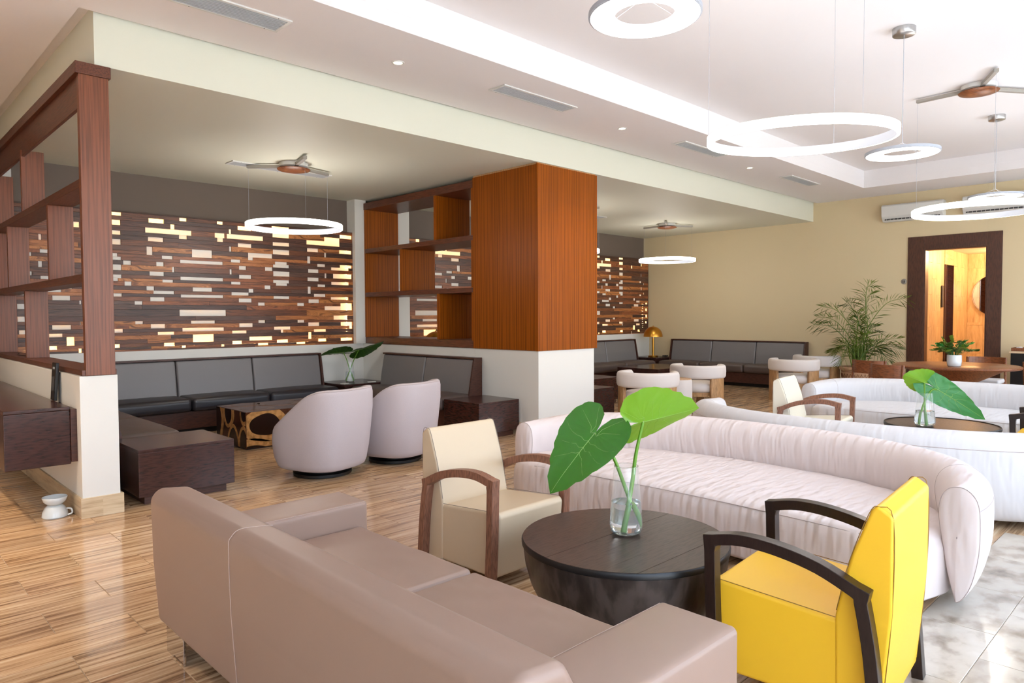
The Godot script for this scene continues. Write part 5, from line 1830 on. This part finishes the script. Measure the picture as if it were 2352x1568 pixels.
func plants() -> void:
	# on the foreground table
	var v := Vector3(2.628, 0.4225, -1.944)
	glass_vase("tapered glass vase of water on the foreground coffee table", v, 0.315, 0.078, 0.056, 0.47)
	leaf("deep green glossy heart leaf leaning left out of the foreground vase", Vector3(2.521, 0.89, -2.044), Vector3(2.284, 0.653, -2.123), Vector3(0.09, 0.12, 0.62) + Vector3(0.5, 0.1, 0.3), 1.0, 0.10, 0.12, [v + Vector3(0.045, 0.022, 0.045), Vector3(2.631, 0.633, -1.951), Vector3(2.585, 0.80, -2.0)], 0.0105, M.leaf_deep, 3)
	leaf("bright lime green leaf standing tallest in the foreground vase", Vector3(2.70, 0.938, -1.90), Vector3(2.98, 0.985, -1.77), Vector3(0.341, -0.743, -0.446), 1.2, 0.32, -0.02, [v + Vector3(-0.03, 0.020, 0.01), Vector3(2.650, 0.66, -1.925), Vector3(2.672, 0.79, -1.92)], 0.0115, M.leaf_bright, 8)
	# on the second table
	v = Vector3(7.122, 0.4155, -1.921)
	glass_vase("tapered glass vase of water on the second coffee table", v, 0.305, 0.088, 0.062, 0.46)
	leaf("bright green leaf folded upward in the second vase", Vector3(7.132, 0.809, -1.931), Vector3(6.93, 0.90, -2.05), Vector3(-0.35, 0.87, 0.36), 1.05, 0.4, 0.05, [v + Vector3(0.0, 0.020, 0.01), Vector3(7.125, 0.65, -1.926)], 0.011, M.leaf_bright, 12)
	leaf("long jade green leaf drooping right out of the second vase", Vector3(7.19, 0.752, -1.843), Vector3(7.40, 0.487, -1.49), Vector3(0.37, 0.85, 0.36), 0.55, 0.08, 0.1, [v + Vector3(-0.05, 0.020, -0.03), Vector3(7.11, 0.60, -1.935), Vector3(7.15, 0.74, -1.88)], 0.0105, M.leaf_jade, 15)
	# in the corner of the near bay
	v = Vector3(5.488, 0.470, -9.10)
	glass_vase("small glass vase of water on the corner table between the banquettes", v, 0.30, 0.075, 0.05, 0.5)
	leaf("dark green leaf spreading left from the corner vase", Vector3(5.424, 0.906, -9.17), Vector3(5.12, 0.90, -9.33), Vector3(-0.2, 0.25, 0.6), 1.1, 0.25, 0.12, [v + Vector3(0.04, 0.020, 0.02), Vector3(5.488, 0.66, -9.11), Vector3(5.46, 0.80, -9.14)], 0.009, M.leaf_dark, 21)
	leaf("dark green leaf spreading right from the corner vase", Vector3(5.59, 0.937, -9.02), Vector3(5.9, 1.04, -8.8), Vector3(-0.4, 0.25, 0.5), 1.1, 0.30, 0.1, [v + Vector3(-0.045, 0.020, -0.02), Vector3(5.49, 0.66, -9.09), Vector3(5.54, 0.82, -9.05)], 0.009, M.leaf_dark, 27)
	palm()
	table_plant()


# ------------------------------------------------------------------ lamps on tables and odds and ends

func brass_lamp(label: String, at: Vector3) -> void:
	var t := thing("table_lamp", label, "lamp", at, 0.0, "brass dome lamps")
	part(t, "base", lathe([Vector2(0, 0), Vector2(0.105, 0), Vector2(0.11, 0.006), Vector2(0.11, 0.028), Vector2(0.1, 0.035), Vector2(0, 0.035)], 40), M.brass)
	part(t, "pole", lathe([Vector2(0.026, 0.03), Vector2(0.026, 0.47), Vector2(0, 0.47)], 24), M.brass)
	part(t, "collar", lathe([Vector2(0.03, 0.44), Vector2(0.03, 0.475), Vector2(0, 0.475)], 24), M.steel)
	var dome := []
	for k in 11:
		var a := PI / 2 * k / 10
		dome.append(Vector2(0.215 * cos(a), 0.455 + 0.235 * sin(a)))
	for k in 11:
		var a := PI / 2 * (10 - k) / 10
		dome.append(Vector2(0.211 * cos(a), 0.455 + 0.230 * sin(a)))
	part(t, "shade", lathe(dome, 56), M.brass)
	part(t, "finial", lathe([Vector2(0.012, 0.689), Vector2(0.012, 0.70), Vector2(0.006, 0.706), Vector2(0, 0.707)], 16), M.brass)


func small_things() -> void:
	brass_lamp("brass dome table lamp on the corner table by the cream wall", Vector3(13.28, 0.5, -9.08))
	var c := thing("corner_table", "dark corner table behind the deep shelf, mostly hidden", "side table", Vector3(7.1, 0, -9.14))
	part(c, "table_top", rb(Vector3(0.7, 0.03, 0.66), 0.004, 2), M.mahogany, Vector3(0, 0.485, 0))
	part(c, "box", rb(Vector3(0.6, 0.47, 0.56), 0.004, 1), M.bench_wood, Vector3(0, 0.235, -0.02))
	brass_lamp("brass dome table lamp seen through the deep open shelf", Vector3(7.12, 0.5, -9.12))
	# tangle of dark cord on the corner table
	var line := []
	for k in 40:
		var a := k * 0.75
		line.append(Vector3(cos(a) * 0.05 + 0.002 * k, 0.022 + 0.016 * sin(k * 1.9), sin(a) * 0.045))
	tag(part(self, "coiled_cord", tube(curve(line, 3), 0.004, 6), M.black, Vector3(13.42, 0.5, -8.88)), "coiled dark cord lying beside the brass lamp", "cord")
	# left edge: wall console, sensor strip, oil burner, cable
	var k := thing("wall_console", "dark wooden console box mounted on the outside of the left low wall", "console", Vector3(1.02, 0.385, -7.2))
	var o := k.position
	bar(k, "console_box", Vector3(0.81, 0.385, -8.9) - o, Vector3(1.205, 0.775, -5.80) - o, M.mahogany, 0.006)
	bar(k, "console_top", Vector3(0.81, 0.775, -8.9) - o, Vector3(1.205, 0.80, -5.80) - o, M.mahogany, 0.004)
	bar(k, "back_plate", Vector3(1.205, 0.40, -8.88) - o, Vector3(1.2445, 0.78, -5.79) - o, M.bench_wood, 0.002)
	var s := thing("display_strip", "narrow black upright device leaning on the left low wall", "device", Vector3(1.205, 0.801, -6.31))
	s.rotation_degrees.z = -4.0
	part(s, "case", rb(Vector3(0.022, 0.29, 0.13), 0.005, 2), M.black, Vector3(0, 0.147, 0))
	part(s, "face", rb(Vector3(0.002, 0.11, 0.07), 0.0005, 1), M.grille_dark, Vector3(-0.0115, 0.13, 0.0))
	for j in 2:
		part(s, "clip", rb(Vector3(0.002, 0.016, 0.02), 0.0005, 1), M.grille, Vector3(-0.0115, 0.25, -0.02 + 0.035 * j))
	var b := thing("oil_burner", "small white speckled ceramic oil burner on the floor under the console", "oil burner", Vector3(1.115, 0, -5.90))
	part(b, "stand", lathe([Vector2(0.0, 0.0), Vector2(0.078, 0.0), Vector2(0.083, 0.006), Vector2(0.078, 0.04), Vector2(0.062, 0.072), Vector2(0.045, 0.086), Vector2(0.0, 0.088)], 40), M.ceramic)
	part(b, "bowl", lathe([Vector2(0.0, 0.086), Vector2(0.045, 0.088), Vector2(0.07, 0.112), Vector2(0.08, 0.142), Vector2(0.078, 0.146), Vector2(0.074, 0.142), Vector2(0.06, 0.118), Vector2(0.0, 0.106)], 40), M.ceramic)
	part(b, "handle", tube(curve([Vector3(0.062, 0.058, 0.045), Vector3(0.092, 0.05, 0.05), Vector3(0.095, 0.02, 0.052), Vector3(0.07, 0.010, 0.045)], 5), 0.006, 8), M.ceramic)
	var cord := []
	for j in 12:
		var a := PI * j / 11
		cord.append(Vector3(1.40 - 0.06 * sin(a), 1.066, -8.9 + 0.8 * j / 11.0))
	tag(part(self, "thin_cable", tube(curve(cord, 3), 0.004, 6), M.black), "thin black cable lying on the ledge of the left shelf", "cable")
